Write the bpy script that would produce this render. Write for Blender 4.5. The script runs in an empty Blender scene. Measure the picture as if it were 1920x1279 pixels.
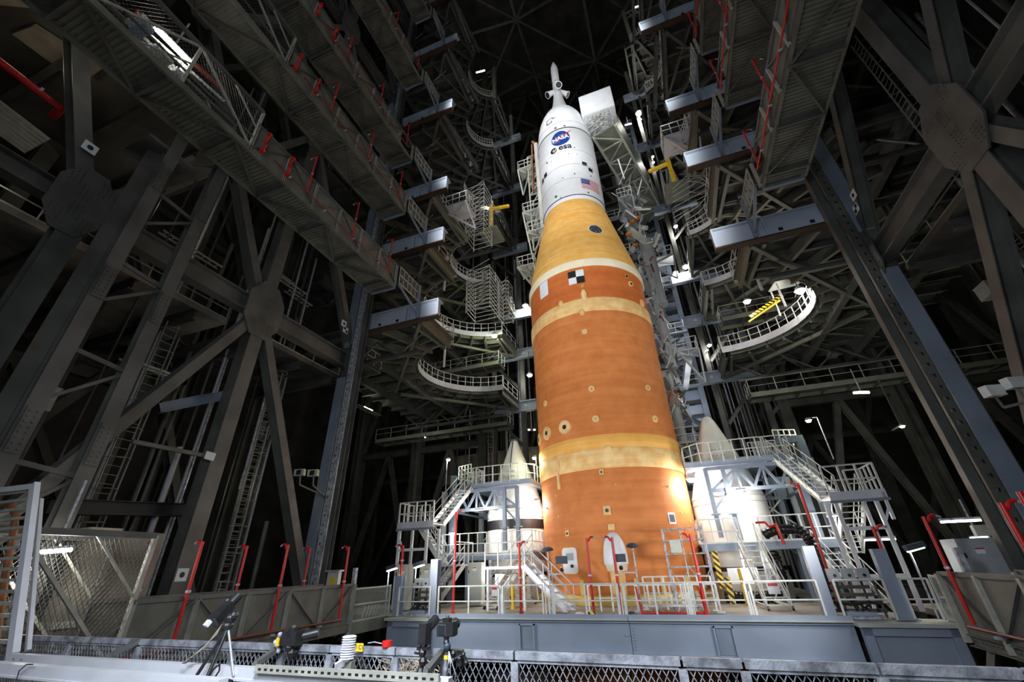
import bpy, math, random
from mathutils import Vector, Matrix
random.seed(7)
V = Vector
C = bpy.context.scene.collection
S = bpy.context.scene

# ------------------------------------------------------------------ camera
FPX = 771.0; CX, CY = 960.0, 639.5
_vz = V((914 - CX, -777 - CY, FPX)); _Z = _vz.normalized()
_y = V((1285 - CX, 1050 - CY, FPX)); _Y = (_y - _Z * _y.dot(_Z)).normalized()
_X = _Y.cross(_Z)
R = Matrix((_X, _Y, _Z))                       # photo frame (right, down, forward) -> world

def at(px, py, ax, val):
    """Point of the world seen at a pixel of the photograph, on the plane ax = val."""
    r = R @ V((px - CX, py - CY, FPX))
    return r * (val / r['XYZ'.index(ax)])

cam = bpy.data.cameras.new('camera'); co = bpy.data.objects.new('camera', cam); C.objects.link(co)
cr, cu, cb = R @ V((1, 0, 0)), R @ V((0, -1, 0)), R @ V((0, 0, -1))
co.matrix_world = Matrix(((cr.x, cu.x, cb.x, 0), (cr.y, cu.y, cb.y, 0), (cr.z, cu.z, cb.z, 0), (0, 0, 0, 1)))
cam.sensor_width = 36; cam.lens = FPX / 1920 * 36; cam.clip_start = 0.05; cam.clip_end = 400
S.camera = co

# ------------------------------------------------------------------ world, exposure, big lights
w = bpy.data.worlds.new('world'); S.world = w; w.use_nodes = True
w.node_tree.nodes['Background'].inputs[0].default_value = (0.75, 0.85, 1, 1)
w.node_tree.nodes['Background'].inputs[1].default_value = 0.002
S.view_settings.view_transform = 'Standard'; S.view_settings.look = 'None'
S.view_settings.exposure = 0.0; S.view_settings.gamma = 1; S.view_settings.use_curve_mapping = False

RX, RY, RR = -3.5, 27.86, 4.45               # rocket axis and radius
DECK = -1.83
LV = [DECK, 14.45, 20.3, 25.3, 34.9, 45.6, 56.0]   # platform levels of the high bay
X0 = -3.4                                    # middle of the high bay

def light(kind, loc, energy, color=(1, .95, .86), size=.3, aim=None, spot=None, sizey=None, blend=.6):
    l = bpy.data.lights.new('lamp_or_fill_light', kind); l.energy = energy; l.color = color
    if kind == 'AREA':
        l.size = size
        if sizey: l.shape = 'RECTANGLE'; l.size_y = sizey
    else: l.shadow_soft_size = size
    if spot: l.spot_size = math.radians(spot); l.spot_blend = blend
    o = bpy.data.objects.new('lamp_or_fill_light', l); C.objects.link(o); o.location = loc
    if aim is not None: o.rotation_euler = (V(aim) - V(loc)).to_track_quat('-Z', 'Y').to_euler()
    return o

# flood lamps fixed at the ends of both catwalk rows, aimed at the rocket
for (z, tz, e, sp) in [(.6, 4, 1500, 75), (8, 10, 1300, 75), (13.2, 17, 1700, 75), (19.0, 23, 1900, 75), (24.3, 30, 3100, 70), (33.5, 36, 4700, 62), (33.7, 44, 4800, 48), (44.5, 50, 1500, 50)]:
    light('SPOT', (-11.7, 13.5, z), e * 1.25, (1, .97, .92), .5, (RX, RY, tz), sp, blend=1)
    light('SPOT', (5.0, 13.5, z), e * 1.1, (1, .97, .9), .5, (RX, RY, tz), sp, blend=1)
for x in (-11.9, 5.3):
    light('SPOT', (x, 12.5, .2), 800, (.92, .96, 1), .4, (-3.4 + (x + 3.4) * .25, 18.3, -2.4), 80, blend=1)  # unseen spot added to brighten the deck's front girder
    light('SPOT', (x, 14.5, .9), 500, (1, .98, .93), .4, (-3.4 + (x + 3.4) * .3, 21, -1.4), 85, blend=1)  # unseen spot added to brighten the deck floor
for z in (5, 13, 21, 29):
    light('POINT', (3.6, 39.5, z), 110, (.95, .97, 1), .3)  # added lights without fixtures, lift the launch tower panels
# fill lights added on the viewer's side, as if from unseen gallery lamps
for (x, y, z, e) in [(-1.5, -3, 3.5, 270), (-3.4, -6, 14, 300), (-3.4, -6, 26, 300), (-3.4, -6, 40, 300)]:
    light('AREA', (x, y, z), e, (.90, .95, 1), 4.0, (-3.4 + (x + 3.4) * 2, 20, z + 6))
light('AREA', (-2, 1.5, 2.6), 520, (.84, .91, 1), 1.2, (-3, 18, -2.6))  # added to brighten the front girder from the near side
light('AREA', (-5, 1.0, 1.2), 60, (.80, .88, 1), 1.0, (-5, 5, -1))
for (x, y, z) in [(-14, 30, 68), (9, 30, 68), (-3, 44, 66), (-3, 62, 50)]:
    light('POINT', (x, y, z), 230, (1, .97, .92), .5)  # lights added up high to bring out the roof trusses
# lamps low inside the side towers
for (x, y, z, e) in [(-20.5, 14.5, 4, 60), (-21, 8, 16, 60), (14, 15, 6, 50), (-20, 30, 5, 10), (13, 30, 3, 10), (-22, 15, 24, 60), (14, 14, 24, 40)]:
    light('POINT', (x, y, z), e * .5, (1, .95, .8), .4)

# ------------------------------------------------------------------ materials
def mat(name, col, rough=.5, metal=0., var=.12, scale=3., bump=0., rust=0., col2=None, emit=None, es=0., coat=0., alpha=1.):
    m = bpy.data.materials.new(name); m.use_nodes = True; nt = m.node_tree; N = nt.nodes; L = nt.links
    b = N['Principled BSDF']; b.inputs['Roughness'].default_value = rough; b.inputs['Metallic'].default_value = metal
    if emit:
        b.inputs['Emission Color'].default_value = (*emit, 1); b.inputs['Emission Strength'].default_value = es
    tc = N.new('ShaderNodeTexCoord'); no = N.new('ShaderNodeTexNoise'); no.inputs['Scale'].default_value = scale
    no.inputs['Detail'].default_value = 6
    geo = N.new('ShaderNodeNewGeometry'); L.new(geo.outputs['Position'], no.inputs['Vector'])
    r = N.new('ShaderNodeValToRGB'); L.new(no.outputs['Fac'], r.inputs['Fac'])
    c = col; d = col2 or tuple(x * (1 - var * 1.6) for x in c)
    r.color_ramp.elements[0].position = .35; r.color_ramp.elements[0].color = (*d, 1)
    r.color_ramp.elements[1].position = .62; r.color_ramp.elements[1].color = (*[min(1, x * (1 + var * .4)) for x in c], 1)
    out = r.outputs['Color']
    if rust > 0:
        n2 = N.new('ShaderNodeTexNoise'); n2.inputs['Scale'].default_value = .8; n2.inputs['Detail'].default_value = 9
        n2.inputs['Roughness'].default_value = .7
        L.new(geo.outputs['Position'], n2.inputs['Vector'])
        r2 = N.new('ShaderNodeValToRGB'); r2.color_ramp.elements[0].position = .63 - rust * .15; r2.color_ramp.elements[1].position = .72
        L.new(n2.outputs['Fac'], r2.inputs['Fac'])
        mx = N.new('ShaderNodeMix'); mx.data_type = 'RGBA'
        L.new(r2.outputs['Color'], mx.inputs['Factor']); L.new(out, mx.inputs['A']); mx.inputs['B'].default_value = (.11, .055, .03, 1)
        out = mx.outputs['Result']
    L.new(out, b.inputs['Base Color'])
    if bump > 0:
        bp = N.new('ShaderNodeBump'); bp.inputs['Strength'].default_value = bump; bp.inputs['Distance'].default_value = .02
        n3 = N.new('ShaderNodeTexNoise'); n3.inputs['Scale'].default_value = scale * 6; L.new(geo.outputs['Position'], n3.inputs['Vector'])
        L.new(n3.outputs['Fac'], bp.inputs['Height']); L.new(bp.outputs['Normal'], b.inputs['Normal'])
    return m

M = dict(
    steel=mat('dark_steel', (.125, .127, .12), .5, .1, .2, .9, .08, .0),
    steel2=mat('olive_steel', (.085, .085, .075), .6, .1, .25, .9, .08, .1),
    blue=mat('blue_grey_steel', (.24, .29, .37), .5, .1, .12, .7, .05),
    girder=mat('painted_girder', (.33, .39, .50), .45, .1, .1, .5, .04),
    black_steel=mat('black_steel', (.035, .035, .035), .6, .1, .2, 1.),
    galv=mat('galvanised_steel', (.50, .53, .60), .45, .2, .3, 7., .15),
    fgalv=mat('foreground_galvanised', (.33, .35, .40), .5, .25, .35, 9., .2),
    alu=mat('white_aluminium', (.72, .74, .80), .4, .1, .06, 2.),
    rail=mat('white_rail_paint', (.74, .76, .74), .45, .05, .08, 4.),
    grail=mat('grey_rail_paint', (.42, .42, .37), .5, .1, .12, 4.),
    panel=mat('olive_panel', (.165, .168, .14), .6, .05, .2, 1.4, .05, .0),
    lpanel=mat('pale_green_panel', (.20, .21, .165), .55, .05, .12, 1.),
    red=mat('red_pipe_paint', (.62, .02, .015), .35, 0, .1, 3.),
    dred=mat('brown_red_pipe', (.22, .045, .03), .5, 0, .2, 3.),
    yellow=mat('yellow_paint', (.85, .55, .03), .45, 0, .1, 3.),
    white=mat('white_paint', (.80, .84, .92), .4, 0, .03, 1.5),
    bwhite=mat('booster_white', (.80, .79, .74), .45, 0, .06, 1.2),
    black=mat('black_print', (.012, .012, .014), .5, 0, .1, 3.),
    plastic=mat('black_plastic', (.02, .02, .022), .35, 0, .2, 12.),
    shiny=mat('shiny_black_foil', (.012, .012, .013), .2, .2, .3, 5., .5),
    navy=mat('navy_print', (.01, .05, .28), .4, 0, .02, 3.),
    pred=mat('print_red', (.6, .03, .04), .4, 0, .02, 3.),
    grey=mat('grey_enamel', (.4, .43, .47), .45, .05, .08, 2.),
    cab=mat('pale_cabinet_enamel', (.52, .55, .50), .45, .05, .08, 2.),
    disc=mat('slate_disc', (.055, .07, .10), .5, .2, .1, 3.),
    cream=mat('cream_foam', (.83, .55, .25), .75, 0, .12, 1.5, .4),
    dcream=mat('tan_foam', (.66, .36, .11), .8, 0, .2, 1.5, .4),
    ring=mat('cream_white_ring', (.86, .80, .62), .6, 0, .05, 1.5, .2),
    conc=mat('concrete', (.30, .27, .22), .85, 0, .3, .7, .4),
    deck=mat('deck_plate', (.34, .31, .26), .7, .1, .25, .8, .3, .1),
    dconc=mat('dark_concrete', (.10, .095, .085), .9, 0, .3, .3, .3),
    copper=mat('copper_hose', (.62, .27, .13), .4, .3, .15, 5.),
    orange=mat('orange_net', (.7, .25, .05), .8, 0, .3, 20.),
    kick=mat('primer_yellow', (.72, .50, .12), .6, 0, .1, 2.),
    pgird=mat('pale_girder_paint', (.45, .52, .64), .45, .1, .08, .5, .03),
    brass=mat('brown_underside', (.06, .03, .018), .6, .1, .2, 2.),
    green=mat('green_print', (.05, .32, .25), .5, 0, .05, 3.),
    skin=mat('cardboard_tan', (.5, .38, .22), .8, 0, .1, 3.),
    glass=mat('dark_glass', (.02, .025, .03), .1, 0, .1, 3.),
    lampw=mat('lamp_white', (1, 1, 1), .5, emit=(1, .95, .85), es=60),
    lampg=mat('lamp_greenish', (1, 1, 1), .5, emit=(.85, 1, .6), es=40),
    tube=mat('tube_white', (1, 1, 1), .5, emit=(1, .97, .9), es=9),
    lampd=mat('lamp_dim', (1, 1, 1), .5, emit=(1, .8, .45), es=10),
)

def foam(name, c1, c2, band=1.2, blotch=.5, seam=0.):
    """sprayed foam: fine level ridges, faint rings of tone and soft blotches"""
    m = bpy.data.materials.new(name); m.use_nodes = True; nt = m.node_tree; N = nt.nodes; L = nt.links
    b = N['Principled BSDF']; b.inputs['Roughness'].default_value = .7
    geo = N.new('ShaderNodeNewGeometry')
    mp = N.new('ShaderNodeMapping'); mp.inputs['Scale'].default_value = (.12, .12, 2.6); L.new(geo.outputs['Position'], mp.inputs['Vector'])
    n1 = N.new('ShaderNodeTexNoise'); n1.inputs['Scale'].default_value = band; n1.inputs['Detail'].default_value = 5; L.new(mp.outputs[0], n1.inputs['Vector'])
    n2 = N.new('ShaderNodeTexNoise'); n2.inputs['Scale'].default_value = 1.6; n2.inputs['Detail'].default_value = 6; L.new(geo.outputs['Position'], n2.inputs['Vector'])
    a = N.new('ShaderNodeMath'); a.operation = 'MULTIPLY'; a.inputs[1].default_value = blotch; L.new(n2.outputs['Fac'], a.inputs[0])
    a2 = N.new('ShaderNodeMath'); a2.operation = 'MULTIPLY_ADD'; a2.inputs[1].default_value = 1 - blotch; L.new(n1.outputs['Fac'], a2.inputs[0]); L.new(a.outputs[0], a2.inputs[2])
    r = N.new('ShaderNodeValToRGB'); L.new(a2.outputs[0], r.inputs['Fac'])
    r.color_ramp.elements[0].position = .36; r.color_ramp.elements[0].color = (*c1, 1)
    r.color_ramp.elements[1].position = .64; r.color_ramp.elements[1].color = (*c2, 1)
    L.new(r.outputs[0], b.inputs['Base Color'])
    wv = N.new('ShaderNodeTexWave'); wv.bands_direction = 'Z'; wv.inputs['Scale'].default_value = 2.6; wv.inputs['Distortion'].default_value = 1.2
    wv.inputs['Detail'].default_value = 2; L.new(geo.outputs['Position'], wv.inputs['Vector'])
    ad = N.new('ShaderNodeMath'); ad.operation = 'ADD'; L.new(wv.outputs['Fac'], ad.inputs[0]); L.new(n2.outputs['Fac'], ad.inputs[1])
    bp = N.new('ShaderNodeBump'); bp.inputs['Strength'].default_value = .12; bp.inputs['Distance'].default_value = .02
    L.new(ad.outputs[0], bp.inputs['Height']); L.new(bp.outputs['Normal'], b.inputs['Normal'])
    return m
M['foam'] = foam('orange_foam', (.56, .165, .035), (.70, .245, .065))
M['foamd'] = foam('deep_orange_foam', (.50, .115, .02), (.62, .17, .032))
M['cone'] = foam('yellow_foam', (.80, .40, .075), (.92, .58, .19), 2.2, .45)
M['band'] = foam('pale_band_foam', (.78, .42, .13), (.93, .68, .33), 3., .7)
M['bando'] = foam('ochre_band_foam', (.80, .38, .07), (.90, .52, .14), 3., .4)

def stripes():
    m = bpy.data.materials.new('hazard_stripes'); m.use_nodes = True; N = m.node_tree.nodes; L = m.node_tree.links
    g = N.new('ShaderNodeNewGeometry'); wv = N.new('ShaderNodeTexWave'); wv.bands_direction = 'DIAGONAL'; wv.inputs['Scale'].default_value = 2.2
    L.new(g.outputs['Position'], wv.inputs['Vector'])
    r = N.new('ShaderNodeValToRGB'); r.color_ramp.interpolation = 'CONSTANT'
    r.color_ramp.elements[0].color = (.01, .01, .01, 1); r.color_ramp.elements[1].position = .5; r.color_ramp.elements[1].color = (.9, .6, .03, 1)
    L.new(wv.outputs['Fac'], r.inputs[0]); L.new(r.outputs[0], N['Principled BSDF'].inputs['Base Color']); return m
M['haz'] = stripes()

# ------------------------------------------------------------------ mesh helpers
def frame_of(p, q, up):
    p, q = V(p), V(q); x = q - p; ln = x.length; x = x / (ln or 1)
    up = V(up)
    if abs(x.dot(up.normalized())) > .98: up = V((0, 1, 0)) if abs(x.y) < .9 else V((1, 0, 0))
    y = up.cross(x).normalized(); z = x.cross(y)
    return x, y, z, ln

class MB:
    def __init__(s): s.v = []; s.f = []
    def add(s, vs, fs):
        n = len(s.v); s.v += [tuple(v) for v in vs]; s.f += [tuple(i + n for i in f) for f in fs]; return s
    def box(s, lo, hi):
        (a, b, c), (d, e, f) = lo, hi
        return s.add([(a, b, c), (d, b, c), (d, e, c), (a, e, c), (a, b, f), (d, b, f), (d, e, f), (a, e, f)],
                     [(0, 3, 2, 1), (4, 5, 6, 7), (0, 1, 5, 4), (1, 2, 6, 5), (2, 3, 7, 6), (3, 0, 4, 7)])
    def bar(s, p, q, w, h, up=(0, 0, 1)):
        x, y, z, ln = frame_of(p, q, up); p = V(p); q = V(q); o = []
        for e in (p, q):
            for a, b in ((-1, -1), (1, -1), (1, 1), (-1, 1)): o.append(e + y * (a * w / 2) + z * (b * h / 2))
        return s.add(o, [(0, 3, 2, 1), (4, 5, 6, 7), (0, 1, 5, 4), (1, 2, 6, 5), (2, 3, 7, 6), (3, 0, 4, 7)])
    def tube(s, p, q, r, n=8, r2=None, cap=True):
        x, y, z, ln = frame_of(p, q, (0, 0, 1)); p = V(p); q = V(q); o = []; r2 = r if r2 is None else r2
        for e, rr in ((p, r), (q, r2)):
            for i in range(n): a = 2 * math.pi * i / n; o.append(e + (y * math.cos(a) + z * math.sin(a)) * rr)
        f = [(i, (i + 1) % n, n + (i + 1) % n, n + i) for i in range(n)]
        if cap: f += [tuple(range(n))[::-1], tuple(range(n, 2 * n))]
        return s.add(o, f)
    def path(s, pts, r, n=6):
        for a, b in zip(pts, pts[1:]): s.tube(a, b, r, n)
        return s
    def lathe(s, cx, cy, prof, n=64, a0=0., a1=360., cap=True):
        full = abs(a1 - a0) >= 360; m = n if full else n + 1; o = []
        for (r, z) in prof:
            for i in range(m):
                a = math.radians(a0 + (a1 - a0) * i / n); o.append((cx + r * math.sin(a), cy - r * math.cos(a), z))
        f = []
        for k in range(len(prof) - 1):
            for i in range(n):
                j = (i + 1) % m; f.append((k * m + i, k * m + j, (k + 1) * m + j, (k + 1) * m + i))
        if cap and full: f += [tuple(range(m))[::-1], tuple(range((len(prof) - 1) * m, len(prof) * m))]
        return s.add(o, f)
    def slab(s, pts, z0, z1):
        n = len(pts); o = [(x, y, z0) for x, y in pts] + [(x, y, z1) for x, y in pts]
        return s.add(o, [tuple(range(n))[::-1], tuple(range(n, 2 * n))] + [(i, (i + 1) % n, n + (i + 1) % n, n + i) for i in range(n)])
    def prism(s, pts, d):
        n = len(pts); d = V(d); o = [V(p) for p in pts] + [V(p) + d for p in pts]
        return s.add(o, [tuple(range(n))[::-1], tuple(range(n, 2 * n))] + [(i, (i + 1) % n, n + (i + 1) % n, n + i) for i in range(n)])
    def ball(s, c, r, n=10, sc=(1, 1, 1)):
        o = []; f = []; m = n // 2
        for i in range(m + 1):
            t = math.pi * i / m
            for j in range(n):
                a = 2 * math.pi * j / n; o.append((c[0] + r * sc[0] * math.sin(t) * math.cos(a), c[1] + r * sc[1] * math.sin(t) * math.sin(a), c[2] + r * sc[2] * math.cos(t)))
        for i in range(m):
            for j in range(n): f.append((i * n + j, (i + 1) * n + j, (i + 1) * n + (j + 1) % n, i * n + (j + 1) % n))
        return s.add(o, f)
    def mesh(s, name, m, smooth=False):
        me = bpy.data.meshes.new(name); me.from_pydata(s.v, [], s.f); me.materials.append(M[m])
        if smooth:
            me.shade_smooth()
            try: me.set_sharp_from_angle(angle=math.radians(40))
            except Exception: pass
        return me
    def o(s, name, m, parent=None, smooth=False):
        if parent is not None:
            L = Lo(parent); s.v = [(x - L.x, y - L.y, z - L.z) for x, y, z in s.v]
        ob = bpy.data.objects.new(name, s.mesh(name, m, smooth)); C.objects.link(ob); ob.parent = parent
        return ob

ORG = {}
def Lo(o):
    """where the origin of a thing or part stands in the world"""
    return ORG.get(o.name, V((0, 0, 0))) if o is not None else V((0, 0, 0))

def tag(o, label, cat, group=None, kind=None):
    o['label'] = label; o['category'] = cat
    if group: o['group'] = group
    if kind: o['kind'] = kind
    return o

def thing(name, label, cat, loc=(0, 0, 0), group=None, kind=None):
    o = bpy.data.objects.new(name, None); C.objects.link(o); o.location = loc; o.empty_display_size = .2
    ORG[o.name] = V(loc); return tag(o, label, cat, group, kind)

def struct(o): o['kind'] = 'structure'; return o

UNIT = {}
def unit(kind, m):
    k = (kind, m)
    if k in UNIT: return UNIT[k]
    b = MB()
    if kind == 'box': b.box((-.5, -.5, -.5), (.5, .5, .5))
    elif kind == 'cyl': b.tube((-.5, 0, 0), (.5, 0, 0), .5, 10)
    elif kind == 'I':
        for z0, z1 in ((-.5, -.44), (.44, .5)): b.box((-.5, -.5, z0), (.5, .5, z1))
        b.box((-.5, -.035, -.44), (.5, .035, .44))
    elif kind == 'C':
        b.box((-.5, -.5, -.5), (.5, -.4, .5)); b.box((-.5, -.4, .42), (.5, .5, .5)); b.box((-.5, -.4, -.5), (.5, .5, -.42))
    me = b.mesh(kind + '_section', m, kind == 'cyl'); UNIT[k] = me; return me

def P(name, parent, kind, m, p, q, w, h=None, up=(0, 0, 1)):
    """one straight member from p to q (world), w wide and h deep, as an object sharing its section's mesh"""
    h = w if h is None else h
    x, y, z, ln = frame_of(p, q, up); c = (V(p) + V(q)) / 2 - Lo(parent)
    o = bpy.data.objects.new(name, unit(kind, m)); C.objects.link(o); o.parent = parent
    o.matrix_local = Matrix(((x.x * ln, y.x * w, z.x * h, c.x), (x.y * ln, y.y * w, z.y * h, c.y), (x.z * ln, y.z * w, z.z * h, c.z), (0, 0, 0, 1)))
    return o

def box(name, parent, m, lo, hi): return P(name, parent, 'box', m, (lo[0], (lo[1] + hi[1]) / 2, (lo[2] + hi[2]) / 2), (hi[0], (lo[1] + hi[1]) / 2, (lo[2] + hi[2]) / 2), hi[1] - lo[1], hi[2] - lo[2])

def lerp(a, b, t): return V(a) + (V(b) - V(a)) * t

def rail(parent, pts, m='rail', h=1.07, sp=1.3, r=.025, toe=None, parts=True, name='guardrail', mids=1, closed=False):
    """handrail along floor points: rails in one mesh, each post a sub-part"""
    pts = [V(p) for p in pts]; b = MB(); up = V((0, 0, h)); segs = list(zip(pts, pts[1:]))
    for a, c in segs:
        b.tube(a + up, c + up, r * 1.15, 6)
        for k in range(mids): b.tube(a + up * ((k + 1) / (mids + 1)), c + up * ((k + 1) / (mids + 1)), r, 6)
        if toe: b.bar(a + V((0, 0, toe / 2)), c + V((0, 0, toe / 2)), .02, toe)
    posts = []
    for i, (a, c) in enumerate(segs):
        n = max(1, round((c - a).length / sp))
        for k in range(n + (1 if i == len(segs) - 1 else 0)): posts.append(lerp(a, c, k / n))
    if not parts:
        for p in posts: b.tube(p, p + up, r, 5)
        return b.o(name, m, parent)
    g = b.o(name, m, parent)
    for p in posts:
        o = bpy.data.objects.new('post', unit('box', m)); C.objects.link(o); o.parent = g
        q = p + up / 2 - Lo(parent); o.matrix_local = Matrix(((r * 2.2, 0, 0, q.x), (0, r * 2.2, 0, q.y), (0, 0, h, q.z), (0, 0, 0, 1)))
    return g

def stair(parent, p, q, width, m='rail', n=None, rails=True, side=None, name='stair_flight'):
    """flight from p (bottom) to q (top)"""
    p, q = V(p), V(q); d = q - p; flat = V((d.x, d.y, 0)).normalized(); s = V((-flat.y, flat.x, 0)) * width / 2
    for e in (-1, 1): P('stringer', parent, 'C', m, p + s * e, q + s * e, .05, .26)
    n = n or max(3, round(d.z / .23))
    for k in range(1, n + 1):
        c = lerp(p, q, (k - .3) / n); P('tread', parent, 'box', m, c - s, c + s, .24, .035)
    if rails:
        for e in (-1, 1):
            b = MB(); up = V((0, 0, .95))
            b.tube(p + s * e + up, q + s * e + up, .024, 6); b.tube(p + s * e + up * .5, q + s * e + up * .5, .02, 6)
            k = max(2, round(d.length / 1.2))
            for i in range(k + 1): t = lerp(p + s * e, q + s * e, i / k); b.tube(t, t + up, .022, 5)
            b.o('handrail', m, parent)

def ladder(parent, p, q, width=.45, m='grail', side=(1, 0, 0), cage=False):
    s = V(side) * width / 2; p, q = V(p), V(q); b = MB()
    for e in (-1, 1): b.bar(p + s * e, q + s * e, .05, .03)
    n = int((q - p).length / .32)
    for k in range(1, n): c = lerp(p, q, k / n); b.tube(c - s, c + s, .014, 4)
    return b.o('ladder', m, parent)

# ------------------------------------------------------------------ setting: shell of the high bay
def shell():
    struct(MB().box((-60, -14, -52), (52, 78, -50)).o('floor', 'dconc'))
    struct(MB().box((-60, -14, 98), (52, 78, 99)).o('ceiling', 'dconc'))
    struct(MB().box((-61, -14, -52), (-60, 78, 98)).o('wall_left', 'dconc'))
    struct(MB().box((52, -14, -52), (53, 78, 98)).o('wall_right', 'dconc'))
    struct(MB().box((-60, 78, -52), (52, 79, 98)).o('wall_back', 'dconc'))
    struct(MB().box((-60, -15, -52), (52, -14, 98)).o('wall_front', 'dconc'))
shell()

# ------------------------------------------------------------------ building frames beside the high bay
def gusset(parent, x, y, z, sx, w=1.9, h=2.7, m='steel', t=.06):
    hw, hh = w / 2, h / 2
    pts = [(x, y - hw * .45, z - hh), (x, y + hw * .45, z - hh), (x, y + hw, z - hh * .45), (x, y + hw, z + hh * .45), (x, y + hw * .45, z + hh), (x, y - hw * .45, z + hh), (x, y - hw, z + hh * .45), (x, y - hw, z - hh * .45)]
    MB().prism(pts, (sx * t, 0, 0)).o('gusset_plate', m, parent)
    b = MB()
    for cy, cz in ((-.5, .62), (.5, .62), (-.5, -.62), (.5, -.62), (0, .3), (0, -.3)):
        for i in range(3):
            for j in range(5):
                yy = y + cy * hw * 1.1 + (i - 1) * .13; zz = z + cz * hh + (j - 2) * .13
                b.tube((x + sx * t, yy, zz), (x + sx * (t + .03), yy, zz), .025, 5)
    b.o('rivets', m, parent)['kind'] = 'stuff'

def bent(side, x, Ys, label, zlo=-15.4, n=6, m='steel', detail=True, w=.62):
    """plane of columns, braces and girders along the bay; side = direction of the inner face"""
    t = thing('building_frame', label, 'steel frame', (x, Ys[0], zlo))
    H = 13.2; zs = [zlo + H * k for k in range(n + 1)]
    for i, y in enumerate(Ys):
        for k in range(2 if detail and i == 0 else n): P('column', t, 'I', m, (x, y, zs[k]), (x, y, zs[k + 1]), w * (1.35 if i == 2 else 1), w, (0, 1, 0) if i == 2 else (1, 0, 0))
    yc = Ys[1]
    for k in range(n):
        z0, z1 = zs[k], zs[k + 1]
        for a, b in zip(Ys[:3], Ys[1:3]):
            P('girder', t, 'I', m, (x, a, z1), (x, b, z1), w * .8, .85)
        if k % 2 == 1 or True:
            lo = k % 2 == 0
        # braces rise toward the middle column in both panels, and cross over in the near one
        P('brace', t, 'I', m, (x, Ys[0], z0), (x, yc, z1), w * .65, w * .85, (1, 0, 0))
        P('brace', t, 'I', m, (x, Ys[2], z0), (x, yc, z1), w * .65, w * .85, (1, 0, 0))
        if detail and k == 2: P('brace', t, 'I', m, (x, Ys[0], z0), (x, -1.0, z1), w * .8, w * .8, (1, 0, 0)); P('girder', t, 'I', m, (x, Ys[0], z0), (x, -9, z0), w * .8, .7)
        if k >= 2: P('brace', t, 'I', m, (x, yc, z0), (x, Ys[0], z1), w * .65, w * .85, (1, 0, 0))
        for y in Ys[3:]: pass
        if len(Ys) > 4:
            for a, b in zip(Ys[2:], Ys[3:]):
                P('brace', t, 'I', m, (x, a, z0), (x, (a + b) / 2, z1), w * .6, w * .7, (1, 0, 0)); P('brace', t, 'I', m, (x, b, z0), (x, (a + b) / 2, z1), w * .6, w * .7, (1, 0, 0))
        if detail:
            xf = x + side * w * .46
            gusset(t, xf, yc, z1, side, 1.9, 2.9, m)
            gusset(t, xf, Ys[0] - .2, z1, side, 1.5, 2.7, m)
            gusset(t, xf, Ys[2] - .3, z1, side, 1.2, 2.4, m)
    return t

YS = [4.5, 11.6, 18.2]
bent(1, -17.0, YS, 'dark riveted steel frame beside the left catwalks, nearest to the rocket on its left', -15.5 + .2)
bent(-1, 9.95, YS, 'dark riveted steel frame on the right with a large gusset plate', -15.8 + .2)
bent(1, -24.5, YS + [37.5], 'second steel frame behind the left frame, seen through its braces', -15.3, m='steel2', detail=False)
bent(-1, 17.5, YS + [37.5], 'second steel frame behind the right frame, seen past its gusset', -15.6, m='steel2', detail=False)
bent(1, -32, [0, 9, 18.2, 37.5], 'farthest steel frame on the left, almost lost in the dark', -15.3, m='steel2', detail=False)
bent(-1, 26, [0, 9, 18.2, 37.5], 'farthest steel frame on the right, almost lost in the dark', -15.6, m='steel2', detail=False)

# cross frames behind the rocket
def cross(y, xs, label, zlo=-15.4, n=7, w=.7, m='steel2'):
    t = thing('building_frame', label, 'steel frame', (xs[0], y, zlo)); H = 13.2
    for x in xs: P('column', t, 'I', m, (x, y, zlo), (x, y, zlo + H * n), w * 1.2, w, (0, 1, 0))
    for k in range(n):
        for a, b in zip(xs, xs[1:]):
            z0, z1 = zlo + H * k, zlo + H * (k + 1)
            P('girder', t, 'I', m, (a, y, z1), (b, y, z1), w * .8, w)
            c = (a + b) / 2
            P('brace', t, 'I', m, (a, y, z0), (c, y, z1), w * .6, w * .6, (0, 1, 0)); P('brace', t, 'I', m, (b, y, z0), (c, y, z1), w * .6, w * .6, (0, 1, 0))
    return t
cross(38.2, [-32, -24.5, -17], 'cross frame joining the far columns left of the rocket')
cross(38.2, [9.95, 17.5, 26], 'cross frame joining the far columns right of the rocket')
cross(52, [-40, -28, -17, -9, 1, 10, 20, 32], 'wide dark frame across the back of the bay', n=8)
cross(66, [-40, -24, -12, 0, 12, 26], 'rearmost dark frame at the end wall', n=8)

def roof():
    t = thing('roof_truss', 'dark space-frame truss under the roof above the rocket nose', 'roof truss', (X0, 40, 84))
    xs = [-34, -22, -10, 2, 14, 26]; ys = [12, 24, 36, 48, 60]
    def zz(i, j): return 86 + (3 if (i + j) % 2 else 0)
    for i, x in enumerate(xs):
        for j, y in enumerate(ys):
            if i + 1 < len(xs): P('chord', t, 'I', 'steel', (x, y, zz(i, j)), (xs[i + 1], y, zz(i + 1, j)), .45, .5)
            if j + 1 < len(ys): P('chord', t, 'I', 'steel', (x, y, zz(i, j)), (x, ys[j + 1], zz(i, j + 1)), .45, .5)
            if i + 1 < len(xs) and j + 1 < len(ys):
                P('diagonal', t, 'I', 'steel', (x, y, zz(i, j)), (xs[i + 1], ys[j + 1], zz(i + 1, j + 1)), .35, .4)
                if (i + j) % 2: P('diagonal', t, 'I', 'steel', (xs[i + 1], y, zz(i + 1, j)), (x, ys[j + 1], zz(i, j + 1)), .35, .4)
roof()

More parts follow.
